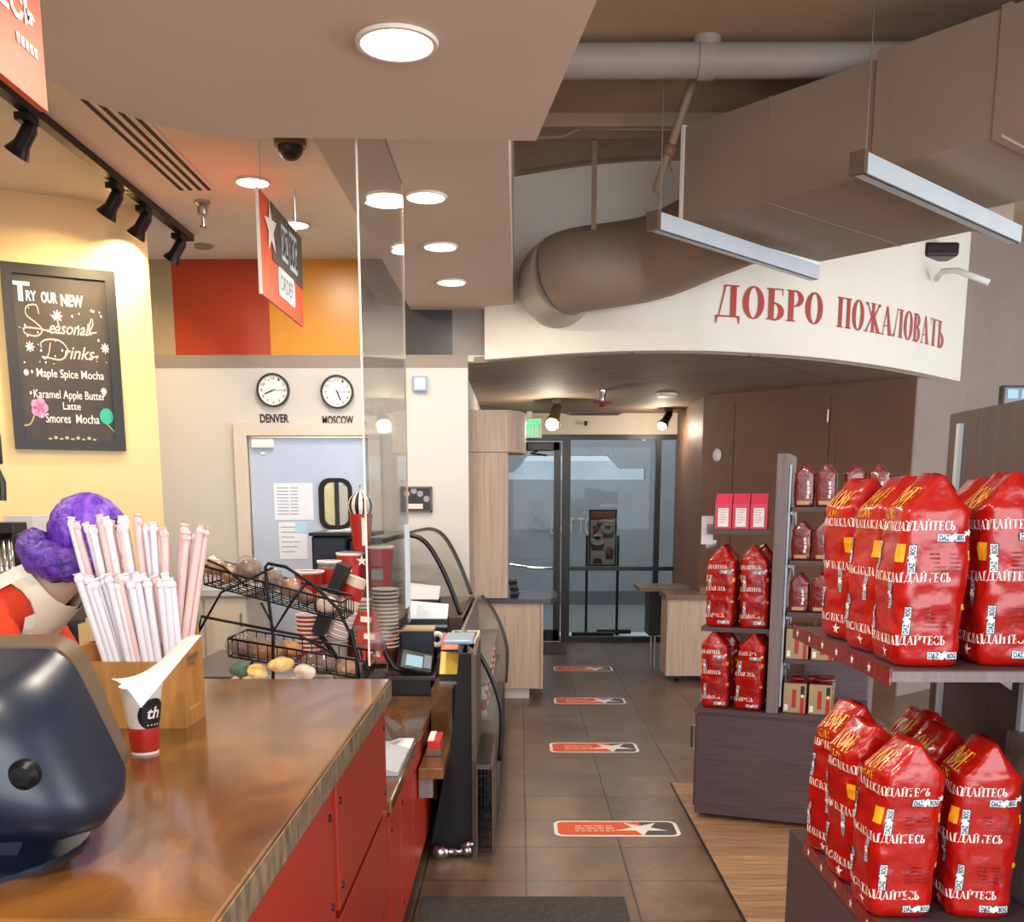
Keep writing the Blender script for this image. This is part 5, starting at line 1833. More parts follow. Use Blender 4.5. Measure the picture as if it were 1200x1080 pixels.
make('terminal_stand', B().prism([(c.x - .07, 5.05, RT), (c.x + .07, 5.05, RT), (c.x + .05, 5.05, RT + .045), (c.x - .05, 5.05, RT + .045)], (0, .06, 0)), 'black_plastic', t)
make('side_wing', B().tube([P(448, 745, Y=5.0), P(452, 765, Y=5.0), P(462, 782, Y=5.0), P(478, 787, Y=5.0)], [.006, .016, .018, .012], 10), 'black_plastic', t, smooth=True)

# boxed goods stepped along the chiller top
def tray_box(x0, x1, y0, y1, yy, m_top, label, dep=.14):
    a, b_ = P(x0, y1, Y=yy), P(x1, y0, Y=yy)
    t = thing('snack_box', label, 'snack box', ((a.x + b_.x) / 2, yy + dep / 2, a.z), 0, 'snack boxes by the pastry case')
    make('box_body', B().box(a.x, b_.x, yy, yy + dep, a.z, a.z + (b_.z - a.z) * .6), 'black_plastic', t)
    make('box_top', B().prism([(a.x, yy, a.z + (b_.z - a.z) * .6), (b_.x, yy, a.z + (b_.z - a.z) * .6), (b_.x, yy + dep, b_.z + .03), (a.x, yy + dep, b_.z + .05)], (0, 0, .004)), m_top, t)
    make('front_strip', B().box(a.x, b_.x, yy - .003, yy, a.z + .006, a.z + .02), 'ink_grey', t)
    return t


tray_box(476, 514, 696, 712, 5.7, 'paper', 'pale paper topped snack box highest beside the pastry glass')
tray_box(478, 524, 718, 736, 5.5, 'tray_grey', 'grey lidded snack box below the pale one near the pastry glass')
tray_box(515, 545, 781, 803, 4.75, 'yellow_card', 'yellow topped black snack box lowest beside the chiller edge')
tray_box(517, 536, 757, 768, 5.05, 'poster_orange', 'small black snack box with orange top beside the tape roll')
a = P(512, 749, Y=5.2)
solo('tape_roll', B().tube([a + Vector((.0, 0, 0)) + Vector((.03 * math.cos(k * PI / 10), 0, .03 * math.sin(k * PI / 10))) for k in range(20)], .014, 8, closed=True), 'white_print', 'round white paper roll standing beside the black display box', 'roll', smooth=True)
a, b_ = P(523, 765, Y=5.1), P(561, 737, Y=5.6)
t = thing('wire_basket', 'cream wire basket of small packets on the chiller top', 'basket', ((a.x + b_.x) / 2, 5.35, a.z - .01))
b = B()
for z, k in ((b_.z - .02, 1), (a.z, .75)):
    cx = (a.x + b_.x) / 2
    hw = (b_.x - a.x) / 2 * k
    b.tube([(cx - hw, 5.1, z), (cx + hw, 5.1, z), (cx + hw, 5.65, z), (cx - hw, 5.65, z)], .008, 8, closed=True)
for k in range(5):
    y = 5.1 + k * .1375
    b.tube([(cx - (b_.x - a.x) / 2, y, b_.z - .02), (cx - (b_.x - a.x) / 2 * .75, y, a.z), (cx + (b_.x - a.x) / 2 * .75, y, a.z), (cx + (b_.x - a.x) / 2, y, b_.z - .02)], .004, 6)
make('basket_wire', b, 'cream_wire', t, smooth=True)
make('basket_lining', B().box(cx - (b_.x - a.x) / 2 * .7, cx + (b_.x - a.x) / 2 * .7, 5.14, 5.6, a.z + .006, a.z + .03), 'poster_cream', t)
a, b_ = P(520, 778, Y=4.75), P(555, 766, Y=4.75)
solo('blue_tray', B().box(a.x, b_.x, 4.7, 5.0, .935, .955, .008), 'blue_tray', 'shiny blue grey tray on the near end of the chiller', 'tray')
solo('black_riser', B().box(-.645, -.425, 5.48, 5.67, .736, P(478, 736, Y=5.5).z - .001).box(-.645, -.425, 5.675, 5.87, .736, P(476, 712, Y=5.7).z - .001).box(-.413, -.318, 5.0, 5.9, .521, .83), 'black_plastic', 'black stepped block under the snack boxes beside the chiller', 'display block')

# ------------------------------------------------------------------ back bar at the far left
t = thing('back_bar', 'dark back bar counter along the yellow wall', 'counter', (-2.6, 5.0, 0))
make('bar_body', B().box(-3.6, -2.28, 4.6, 5.15, 0, .98), 'black_plastic', t)
make('bar_top', B().box(-3.62, -2.26, 4.55, 5.2, .98, 1.02), 'counter_dark', t)
a, b_ = P(22, 668, Y=4.9), P(58, 653, Y=4.9)
t = thing('grinder_drawer', 'flat grey drawer unit with two small windows on the back bar', 'drawer', (a.x, 4.9, 1.02))
make('drawer_body', B().box(a.x, b_.x + .1, 4.85, 5.15, 1.021, b_.z + .1, .006), 'tan_plastic', t)
make('drawer_front', B().box(a.x + .02, b_.x + .08, 4.844, 4.85, b_.z - .02, b_.z + .07), 'shelf_grey', t)
make('button', B().box(a.x + .09, a.x + .12, 4.838, 4.844, b_.z, b_.z + .05).box(a.x + .15, a.x + .18, 4.838, 4.844, b_.z, b_.z + .05), 'white_print', t)
a2 = P(14, 650, Y=4.95)
solo('white_carton', B().box(a2.x, a2.x + .14, 4.9, 5.1, b_.z + .101, b_.z + .2, .002), 'paper', 'white carton on the grey drawer unit at the left edge', 'box')
a, b_ = P(-30, 690, Y=4.6), P(12, 617, Y=4.6)
t = thing('espresso_machine', 'black and chrome coffee machine cut by the left edge', 'coffee machine', (a.x, 4.6, 1.02))
make('machine_body', B().box(a.x - .2, b_.x - .06, 4.58, 4.8, 1.021, b_.z, .01), 'black_plastic', t)
for k in range(3):
    x = b_.x - .05 + k * .025
    make('chrome_tube', B().cyl((x, 4.6, 1.1), (x - .01, 4.6, b_.z - .03), .011), 'chrome', t, smooth=True)
make('machine_head', B().box(b_.x - .08, b_.x + .03, 4.57, 4.7, b_.z - .03, b_.z + .02, .005).box(b_.x - .08, b_.x + .05, 4.57, 4.72, 1.021, 1.1, .005), 'black_plastic', t)
a = P(0, 560, Y=4.6)
solo('hanging_tool', B().box(a.x - .06, a.x + .01, 4.58, 4.63, a.z + .06, a.z + .2, .01).tube([(a.x - .02, 4.6, a.z + .06), (a.x + .01, 4.6, a.z - .02), (a.x + .005, 4.6, a.z - .1)], .016, 8), 'black_plastic', 'black hanging fitting at the left edge above the coffee machine', 'fitting', smooth=40)

# ------------------------------------------------------------------ coffee bags
class BagShape:
    """gable-topped foil bag: front faces -Y, ridge runs front to back"""

    def __init__(s, a, b, h, seed, crinkle=1.0, gable=.78, lean=0.0):
        s.a, s.b, s.h, s.seed, s.cr, s.g, s.lean = a, b, h, seed, crinkle, gable, lean

    def half(s, t):
        a, b = s.a, s.b
        if t < .07:
            k = math.sqrt(max(0, 1 - ((.07 - t) / .07) ** 2))
            a *= .9 + .1 * k
            b *= .88 + .12 * k
        if t <= s.g:
            m = 1 + .05 * math.sin(PI * t / s.g)
            return a * m, b * m
        u = (t - s.g) / (1 - s.g)
        return max(a * (1 - u ** .92) + .006, .006), b * (1 - .22 * u)

    def disp(s, p):
        q = p * (9 / s.h * .45) + Vector((s.seed * 3.1, s.seed, s.seed * 1.7))
        n1 = noise.noise(q)
        n2 = abs(noise.noise(q * 2.7))
        n3 = abs(noise.noise(Vector((q.x * 5, q.y * 5, q.z * 2.2))))
        return s.cr * s.h * (.012 * n1 - .016 * n2 + .008 - .009 * n3)

    def point(s, x, y, t, extra=0.0):
        z = s.h * t
        p = Vector((x, y, z))
        a, b = s.half(t)
        n = Vector((x / (a * a), y / (b * b), 0)) if abs(x) + abs(y) > 1e-6 else Vector((0, 0, 0))
        if n.length:
            n.normalize()
        d = s.disp(p) * (1 if t < .95 else .6)
        p = p + n * (d + extra)
        p.x += s.lean * t * t * s.h
        if t > s.g:
            p.z += .02 * s.h * noise.noise(Vector((y * 20 / s.h * .45, s.seed, 0)))
        return p

    def ring(s, th, t):
        a, b = s.half(t)
        e = .42 if t < s.g else .42
        c, q = math.cos(th), math.sin(th)
        return s.point(a * math.copysign(abs(c) ** e, c), b * math.copysign(abs(q) ** e, q), t)

    def body(s, nu=56, nv=44):
        b = B()
        rows = [(j / (nv - 1)) ** .95 for j in range(nv)]
        b.grid(lambda u, v: s.ring(2 * PI * u, rows[round(v * (nv - 1))]), nu, nv, closed_u=True)
        n = nu
        vs = list(b.bm.verts)
        b.bm.faces.new(vs[:n][::-1])
        b.bm.faces.new(vs[-n:])
        return b

    def front(s, b, polys, x0, t0, sx, sz, rot=False, extra=.0016):
        """polys in unit space; placed with lower-left at fraction x0 (-1..1), t0"""
        for q in polys:
            f = []
            for x, y in q:
                if rot:
                    x, y = -y * sz, x * sx
                else:
                    x, y = x * sx, y * sz
                xx = x0 * s.a + x
                t = t0 + y / s.h
                a, bb = s.half(t)
                k = min(.985, abs(xx) / a)
                yy = -bb * (1 - k ** 4.76) ** .21
                f.append(s.point(xx, yy, t, extra))
            b.faces(f, [list(range(len(f)))])

    def side(s, b, polys, u0, t0, sx, sz, rot=False, extra=.0016):
        """left face; text runs from the back to the front"""
        for q in polys:
            f = []
            for x, y in q:
                if rot:
                    x, y = -y * sz, x * sx
                else:
                    x, y = x * sx, y * sz
                yy = -(u0 * s.b + x)
                t = t0 + y / s.h
                a, bb = s.half(min(t, .985))
                k = min(.985, abs(yy) / bb)
                xx = -a * (1 - k ** 4.76) ** .21
                f.append(s.point(xx, yy, min(t, .985), extra + (.002 if t > s.g else 0)))
            b.faces(f, [list(range(len(f)))])


def cells(x0, y0, x1, y1, nx, ny):
    out = []
    for i in range(nx):
        for j in range(ny):
            out.append(rect(x0 + (x1 - x0) * i / nx, y0 + (y1 - y0) * j / ny, x0 + (x1 - x0) * (i + 1) / nx, y0 + (y1 - y0) * (j + 1) / ny))
    return out


NASL, NASL_W = serif('НАСЛАЖДАЙТЕСЬ', .07)
KOFE, KOFE_W = serif('КОФЕ', .1)
DAZ = fit(font_polys('DAZ', offset=.03), .06, .4, .16, .84)
BOG = fit(font_polys('BOG', offset=.03), .66, .96, .16, .84)
BLOB = [disc2(.53, .55, .1, .34, 12), disc2(.57, .85, .05, .2, 8), disc2(.49, .2, .06, .2, 8)]
LOGO_BACK = cells(0, -.06, .46, 1.0, 4, 3) + cells(.6, -.06, 1.03, 1.0, 4, 3) + [disc2(.53, .52, .14, .5, 14)]
LOGO_PLATE = cells(.02, .06, .44, .94, 4, 3) + cells(.62, .06, 1.0, .94, 4, 3)


def coffee_bag(seed, lean=0.0):
    """one large bag with its printing, built round its own base point"""
    s = BagShape(.080, .085, .45, seed, 1.25, .81, lean)
    t = thing('coffee_bag', 'large red coffee bag', 'coffee bag', (0, 0, 0))
    make('bag_body', s.body(), 'bag_red', t, smooth=True, local=True)
    bw_, by_, bk_, bp_, bi_, bf_ = B(), B(), B(), B(), B(), B()
    cap = .021
    k = cap * .92
    full = NASL_W * k
    for t0 in (.715, .45, .12):
        # the word wraps on from the side panel: its tail shows on the front
        lo = -.93 * s.a
        x_end = .42 * s.a
        xs = [[(p[0] * k + x_end - full, p[1] * cap) for p in q] for q in NASL]
        fr = [q for q in xs if min(p[0] for p in q) > lo]
        s.front(bw_, fr, 0, t0, 1, 1)
        sd = [[(p[0] - (x_end - full) - .93 * s.b + .02, p[1]) for p in q] for q in xs]
        sd = [q for q in sd if max(p[0] for p in q) < .93 * s.b]
        s.side(bw_, sd, 0, t0 - .005, 1, 1)

    def logo(fn, u, t0, w, h, rot):
        fn(bk_, LOGO_BACK, u, t0, w, h, rot, .0012)
        fn(bp_, LOGO_PLATE, u, t0, w, h, rot, .0019)
        fn(bw_, BLOB, u, t0, w, h, rot, .0026)
        fn(bi_, DAZ + BOG, u, t0, w, h, rot, .0026)

    logo(s.front, -.08, .655, .066, .019, False)
    logo(s.front, -.05, .04, .066, .019, False)
    logo(s.front, -.6, .49, .066, .017, True)
    logo(s.front, -.6, .17, .066, .017, True)
    logo(s.side, -.55, .5, .066, .018, True)
    logo(s.side, -.55, .17, .066, .018, True)
    logo(s.side, .55, .3, .066, .018, True)
    for t0 in (.5, .21):
        for r in range(5):
            s.front(bf_, [rect(x, 0, x + .012, .004) for x in (0, .014, .028, .042, .056)][:5 - (r == 4)], -.2, t0 + r * .022, 1, 1)
    s.front(by_, cells(0, 0, .014, .022, 2, 2), .82, .56, 1, 1)
    s.front(by_, cells(0, 0, .014, .014, 2, 2), .82, .3, 1, 1)
    s.side(by_, cells(0, 0, .026, .042, 3, 3), .6, .55, 1, 1)
    s.side(by_, [[(p[0] * .03, p[1] * .045) for p in q] for q in KOFE], -.6, .83, 1, 1)
    s.side(by_, [[(p[0] * .02, p[1] * .02) for p in q] for q in KOFE], -.5, .77, 1, 1)
    s.front(bw_, star2(0, 0, .010), .8, .7, 1, 1)
    s.side(bw_, star2(0, 0, .016), .3, .07, 1, 1)
    make('white_print', bw_, 'white_print', t, local=True)
    make('yellow_label', by_, 'bag_yellow', t, local=True)
    make('logo_outline', bk_, 'bag_ink', t, local=True)
    make('logo_plate', bp_, 'bag_tint', t, local=True)
    make('logo_letters', bi_, 'bag_ink', t, local=True)
    make('fine_print', bf_, 'fine_print', t, local=True)
    return t


def small_pack(seed):
    s = BagShape(.036, .026, .155, seed, .9, .76)
    t = thing('coffee_pack', 'small dark red coffee pack', 'coffee pack', (0, 0, 0))
    make('pack_body', s.body(36, 26), 'bag_dark_red', t, smooth=True, local=True)
    g, w, o = B(), B(), B()
    s.front(g, cells(0, 0, .046, .014, 4, 2), -.64, .05, 1, 1)
    s.front(w, [rect(.0, 0, .009, .012), rect(.002, .014, .011, .03), rect(.001, .034, .009, .042), rect(0, .046, .008, .06)], .3, .2, 1, 1)
    s.side(o, cells(-.016, 0, .016, .05, 3, 3), 0, .25, 1, 1)
    make('gold_label', g, 'gold', t, local=True)
    make('white_print', w, 'white_print', t, local=True)
    make('orange_label', o, 'orange', t, local=True)
    return t


protos = [coffee_bag(sd_, ln_) for sd_, ln_ in ((1.3, .03), (4.7, -.04), (8.2, .05))]
used = set()


def put_bag(i, loc, rz, label, group, sc=(1, 1, 1)):
    if i not in used:
        used.add(i)
        t = protos[i]
        t.location, t.rotation_euler, t.scale = loc, (0, 0, rz), sc
        return props(t, label, None, group)
    return dup(protos[i], loc, rz, label, group, sc)


# ------------------------------------------------------------------ display rack at the right front
t = thing('display_rack', 'dark wood retail display rack with two shelves of red bags at the right', 'display rack', (1.15, 2.8, 0))
XS = 1.335
UZ1, UZ2 = 1.21, .578
make('back_panel', B().box(XS, XS + .03, 2.1, 3.23, 0, 1.865), 'dark_wood_v', t)
make('end_post', B().box(XS - .035, XS, 2.3, 2.63, 0, 1.0), 'shelf_grey', t)
for y in (2.62, 3.14):
    b = B().box(XS - .012, XS, y - .012, y + .012, .1, 1.83)
    make('slotted_standard', b, 'white_metal', t)
for nm, z, y0, y1, xf in (('upper', UZ1, 2.33, 3.17, .87), ('lower', UZ2, 2.33, 2.95, .875)):
    make('shelf_board', B().box(xf, XS - .04, y0, y1, z - .022, z), 'dark_wood', t)
    sh_ = make('shelf_end_rail', B().box(xf, XS - .04, y0 - .008, y0, z - .026, z - .002), 'shelf_grey', t)
    st = make('price_strip', B().box(xf - .006, xf, y0 - .006, y1, z - .036, z + .006), 'bag_dark_red', t)
    b = B()
    for k in range(6):
        b.flat(star2(.06 + .13 * k, -.014, .014), (xf - .0075, y1, z), Vector((0, -1, 0)), UZ)
    make('strip_star', b, 'white_print', st)
    b = B()
    for y in (2.62, 3.14 if y1 > 3.1 else 2.9):
        b.prism([(XS - .04, y - .006, z - .022), (xf + .05, y - .006, z - .022), (xf + .05, y - .006, z - .035), (XS - .1, y - .006, z - .06), (XS - .04, y - .006, z - .10)], (0, .012, 0))
    make('shelf_bracket', b, 'white_metal', t)
make('base_board', B().box(.88, XS - .04, 2.33, 3.15, 0, .55), 'dark_wood', t)
GB = 'big red bags on the front display rack'
for i, x, y, rz, sc, lab in (
        (0, .967, 2.455, .02, (1, 1, 1), 'big red bag at the near left corner of the upper display shelf'),
        (1, 1.182, 2.47, -.05, (1, 1, 1.01), 'big red bag at the near right of the upper display shelf, cut by the frame'),
        (2, .972, 2.665, .12, (1, 1, 1), 'big red bag second in the left column of the upper display shelf'),
        (1, .98, 2.9, .2, (1, 1, 1.0), 'big red bag farthest left on the upper display shelf, leaning back'),
        (2, 1.17, 2.68, -.1, (1, 1, .99), 'big red bag hidden behind the near right bag of the upper shelf'),
        (0, 1.165, 2.9, .1, (1, 1, .98), 'big red bag at the back right of the upper display shelf')):
    put_bag(i, (x, y, UZ1 + .002), rz, lab, GB, sc)
for i, x, y, rz, sc, lab in (
        (2, .948, 2.45, .03, (.98, 1, .98), 'big red bag at the near left corner of the lower display shelf'),
        (0, 1.145, 2.45, -.04, (.98, 1, .98), 'big red bag at the near right of the lower display shelf'),
        (1, .95, 2.655, .15, (.98, 1, .98), 'big red bag second in the left column of the lower display shelf'),
        (0, .95, 2.855, .3, (.95, .95, 1.0), 'big red bag farthest left on the lower display shelf'),
        (1, 1.15, 2.655, .1, (.98, 1, .95), 'big red bag second in the right column of the lower display shelf'),
        (2, 1.15, 2.86, .2, (.98, .98, .95), 'big red bag at the back right of the lower display shelf')):
    put_bag(i, (x, y, UZ2 + .002), rz, lab, GB, sc)

# ------------------------------------------------------------------ corner shelf unit in the middle
MA = -math.atan2(.187, .524)
MO = Vector((.896, 4.973, 0))
t = thing('shelf_unit', 'dark wood shelf unit with a tall divider, cabinet base and open side shelves', 'shelf unit', MO, MA)


def lb(*a, **k):
    return B().box(*a, **k)


make('base_cabinet', lb(-.0, .78, 0, .48, .03, .555), 'dark_wood', t, local=True)
make('cabinet_top', lb(-.012, .80, -.012, .5, .555, .575), 'dark_wood', t, local=True)
d = make('cabinet_door', lb(-.014, 0, .03, .46, .06, .54), 'dark_wood_v', t, local=True)
make('handle', B().tube([(-.014, .12, .46), (-.045, .12, .46), (-.045, .12, .34), (-.014, .12, .34)], .007), 'steel', d, local=False)
make('divider_panel', lb(.335, .39, .0, .42, .575, 1.82, bev=.002), 'shelf_grey', t, local=True)
make('slotted_standard', lb(.392, .40, .05, .09, .6, 1.77), 'white_metal', t, local=True)
zsh = [P(925, y, Y=4.83).z for y in (594, 657, 718, 773)]
for z in zsh:
    s1_ = make('side_shelf', lb(.41, .86, .03, .38, z - .022, z), 'dark_wood', t, local=True)
    b = B().prism([(.405, .33, z - .022), (.405, .05, z - .022), (.405, .05, z - .035), (.405, .2, z - .05), (.405, .33, z - .1)], (.006, 0, 0))
    make('shelf_bracket', b, 'white_metal', t, local=True)
make('left_shelf', lb(-.0, .335, .03, .36, .962, .985), 'dark_wood', t, local=True)
make('left_shelf', lb(.02, .335, .03, .36, 1.442, 1.465), 'dark_wood', t, local=True)
# the handle was given in unit space: move it there
for o in [c for c in d.children]:
    o.data.transform(world_of(d))
Mu = world_of(t)


def at_unit(x, y, z):
    return Mu @ Vector((x, y, z))


GM = 'red bags on the left side of the shelf unit'
for i, x, y, z, rz, lab in ((1, .075, .1, .577, .05, 'medium red bag at the lower left of the shelf unit'), (2, .245, .09, .577, -.08, 'medium red bag at the lower level against the divider'),
                            (0, .085, .1, .987, -.04, 'medium red bag at the upper left of the shelf unit'), (1, .25, .1, .987, .1, 'medium red bag at the upper level against the divider'),
                            (2, .085, .27, .577, .05, 'red bag behind the lower left one in the shelf unit'), (0, .25, .27, .577, .1, 'red bag behind the lower one against the divider'),
                            (1, .09, .27, .987, .05, 'red bag behind the upper left one in the shelf unit'), (2, .25, .27, .987, .1, 'red bag behind the upper one against the divider')):
    put_bag(i, at_unit(x, y, z), MA + rz, lab, GM, (.83, .83, .855 if z < .9 else .89))
pk = [small_pack(2.2), small_pack(6.1)]
pu = set()
GP = 'small coffee packs on the side shelves'
names_row = ('top', 'second', 'third')
for r, z in enumerate(zsh[:3]):
    for c_, x in enumerate((.46, .56, .685, .79)):
        for dpt in (0, 1):
            i = (r + c_ + dpt) % 2
            loc = at_unit(x, .075 + .09 * dpt, z + .001)
            lab = 'small coffee pack, %s side shelf, %s%s' % (names_row[r], ('next to the divider', 'second from the divider', 'third from the divider', 'at the right end')[c_], '' if not dpt else ', in the back row')
            rz = MA + .25 * (c_ == 2) - .06 * i
            sc = (1.2, 1.2, 1.28 if r == 0 else 1.18)
            if i not in pu:
                pu.add(i)
                pk[i].location, pk[i].rotation_euler, pk[i].scale = loc, (0, 0, rz), sc
                props(pk[i], lab, None, GP)
            else:
                dup(pk[i], loc, rz, lab, GP, sc)
# boxes of single cups
bx = thing('pod_box', 'tan box', 'box', (0, 0, 0))
w, dp, h = .105, .15, .145
make('carton', B().box(-w / 2, w / 2, 0, dp, 0, h, .001), 'box_tan', bx, local=True)
make('red_stripe', B().flat([rect(-.012, .025, .008, .115)], (0, -.0008, 0), RX, UZ), 'letter_red', bx, local=True)
b = B().flat([rect(.028, 0, .046, .08)], (0, -.0008, 0), RX, UZ)
b.flat([rect(.0, 0, .05, .07), rect(.1, 0, .15, .07)], (w / 2 + .0008, 0, 0), Vector((0, 1, 0)), UZ)
make('red_panel', b, 'cup_red', bx, local=True)
b = B().flat([rect(.028, .09, .046, .135)], (0, -.0008, 0), RX, UZ)
make('black_panel', b, 'bag_ink', bx, local=True)
b = B().flat([rect(-.047, .01, -.03, .04)] + star2(.037, .085, .012), (0, -.0012, 0), RX, UZ)
b.flat([rect(.0, .075, .05, .14), rect(.1, .075, .15, .14)], (w / 2 + .0008, 0, 0), Vector((0, 1, 0)), UZ)
make('white_panel', b, 'white_print', bx, local=True)
b = B().flat([rect(.01, .02, .045, .06), rect(.06, .02, .09, .12), rect(.11, .02, .14, .06)], (w / 2 + .0012, 0, 0), Vector((0, 1, 0)), UZ)
make('orange_panel', b, 'orange', bx, local=True)
make('box_flap', B().box(-w / 2, w / 2, .01, dp - .01, h, h + .003), 'bag_dark_red', bx, local=True)
first = True
for z, row in ((zsh[3] + .001, 'fourth side shelf'), (.577, 'cabinet top')):
    for x, y, lab in ((.465, .04, 'front left beside the divider'), (.585, .04, 'front right'), (.465, .2, 'back left'), (.59, .2, 'back right')):
        lab = 'tan and red pod box on the %s, %s' % (row, lab)
        loc = at_unit(x, y, z)
        if first:
            bx.location, bx.rotation_euler, first = loc, (0, 0, MA + .02), False
            props(bx, lab, None, 'single cup boxes')
        else:
            dup(bx, loc, MA + (.03 if x > .5 else -.02), lab, 'single cup boxes')
# flat packets lying on the boxes
for k, (x, y) in enumerate(((.47, .12), (.55, .14), (.6, .1))):
    solo('sachet', B().ball(at_unit(x, y, .577 + .162), (.05, .04, .012), 2, amp=.5, freq=30, seed=k), 'bag_dark_red', ('crumpled dark sachet lying on the lowest tan boxes at the left', 'crumpled dark sachet lying on the lowest tan boxes in the middle', 'crumpled dark sachet lying on the lowest tan boxes at the right')[k], 'sachet', 'sachets on the boxes', smooth=True)
# pink gable cartons on the left top shelf
for k in range(3):
    loc = at_unit(.085 + .085 * k, .09, 1.467)
    t = thing('pink_carton', ('pink gable top carton at the left on the upper shelf', 'middle pink gable top carton on the upper shelf', 'pink gable top carton next to the divider on the upper shelf')[k], 'carton', loc, MA, 'pink cartons')
    w2, dd, hh = .04, .035, .12
    b = B().box(-w2, w2, -dd, dd, 0, hh)
    b.prism([(-w2, -dd, hh), (w2, -dd, hh), (w2, 0, hh + .05), (-w2, 0, hh + .05)], (0, .001, 0)).prism([(-w2, dd, hh), (w2, dd, hh), (w2, 0, hh + .05), (-w2, 0, hh + .05)], (0, -.001, 0))
    b.prism([(-w2, -dd, hh), (-w2, dd, hh), (-w2, 0, hh + .05)], (.001, 0, 0)).prism([(w2, -dd, hh), (w2, dd, hh), (w2, 0, hh + .05)], (-.001, 0, 0))
    make('carton_body', b, 'pink_box', t, local=True)
    b = B().flat([rect(-.025, .01, .025, .1)], (0, -dd - .0008, 0), RX, UZ)
    lbl = make('white_label', b, 'white_print', t, local=True)
    ln = [rect(-.02, .09 - .012 * q, .02 - .006 * (q % 3), .093 - .012 * q) for q in range(6)]
    b = B().flat(ln, (0, -dd - .0012, 0), RX, UZ)
    o_ = make('label_text', b, 'ink_grey', None)
    o_.data.transform(Matrix.Translation(o_.location))
    o_.location = (0, 0, 0)
    o_.parent = lbl
a = P(829, 621, Y=5.12)
t = thing('price_card', 'white price card tilted at the left end of the upper shelf', 'sign', a, MA + .5)
make('card', B().box(-.03, .03, -.002, .002, -.07, .07), 'paper_cool', t, local=True)
make('card_mark', B().flat([rect(-.005, -.02, .03, .03)], (0, -.003, 0), RX, UZ), 'ink_grey', t, local=True)
make('card_clip', B().box(-.002, .05, .002, .012, -.09, -.05), 'steel', t, local=True)

# dark cabinet behind the shelf unit, its grey stand
a, b_ = P(962, 838, Y=5.3), P(1010, 765, Y=5.3)
t = thing('dark_cabinet', 'dark wood box cabinet on a grey stand behind the front bags', 'cabinet', (1.7, 5.5, 0))
make('cabinet_body', B().box(a.x - .1, b_.x + .04, 5.3, 5.75, b_.z - .4, b_.z + .05), 'dark_wood', t)
make('side_panel', B().box(b_.x + .04, b_.x + .07, 5.3, 5.75, b_.z - .4, b_.z + .05), 'shelf_grey', t)
make('stand', B().box(a.x - .1, b_.x + .15, 5.28, 5.8, 0, b_.z - .4), 'shelf_grey', t)
# small sign at the right edge
a, b_ = P(1176, 470, Y=6.0), P(1240, 454, Y=6.0)
t = thing('menu_sign', 'small dark framed sign with pale lettering cut by the right edge', 'sign', (a.x + .2, 6.0, a.z))
make('sign_panel', B().box(a.x, b_.x + .1, 6.0, 6.03, a.z - .35, b_.z), 'ink_grey', t)
make('sign_border', B().box(a.x - .012, a.x, 5.99, 6.04, a.z - .35, b_.z + .012).box(a.x, b_.x + .1, 5.99, 6.04, b_.z, b_.z + .012), 'black_frame', t)
make('sign_letters', B().flat([rect(.02, -.06, .08, -.01), rect(.1, -.06, .16, -.01)], (a.x, 5.998, b_.z), RX, UZ), 'chalk_blue', t)
make('sign_post', B().box(a.x + .25, a.x + .29, 6.0, 6.03, 0, a.z - .35), 'black_metal', t)

# ------------------------------------------------------------------ person behind the counter
def skin_body(nodes, edges, root, sub=2):
    me = bpy.data.meshes.new('person_form')
    me.from_pydata([n[0] for n in nodes], edges, [])
    o = bpy.data.objects.new('person_form', me)
    COL.objects.link(o)
    sk = o.modifiers.new('skin', 'SKIN')
    sk.use_smooth_shade = True
    for i, n in enumerate(nodes):
        r = n[1] if isinstance(n[1], tuple) else (n[1], n[1])
        me.skin_vertices[0].data[i].radius = r
    me.skin_vertices[0].data[root].use_root = True
    ss = o.modifiers.new('sub', 'SUBSURF')
    ss.levels = sub
    ss.render_levels = sub
    dg = bpy.context.evaluated_depsgraph_get()
    m2 = bpy.data.meshes.new_from_object(o.evaluated_get(dg))
    bpy.data.objects.remove(o)
    return m2


N, Ed = [], []


def nd(p, r, par=None):
    N.append((p, r))
    if par is not None:
        Ed.append((par, len(N) - 1))
    return len(N) - 1


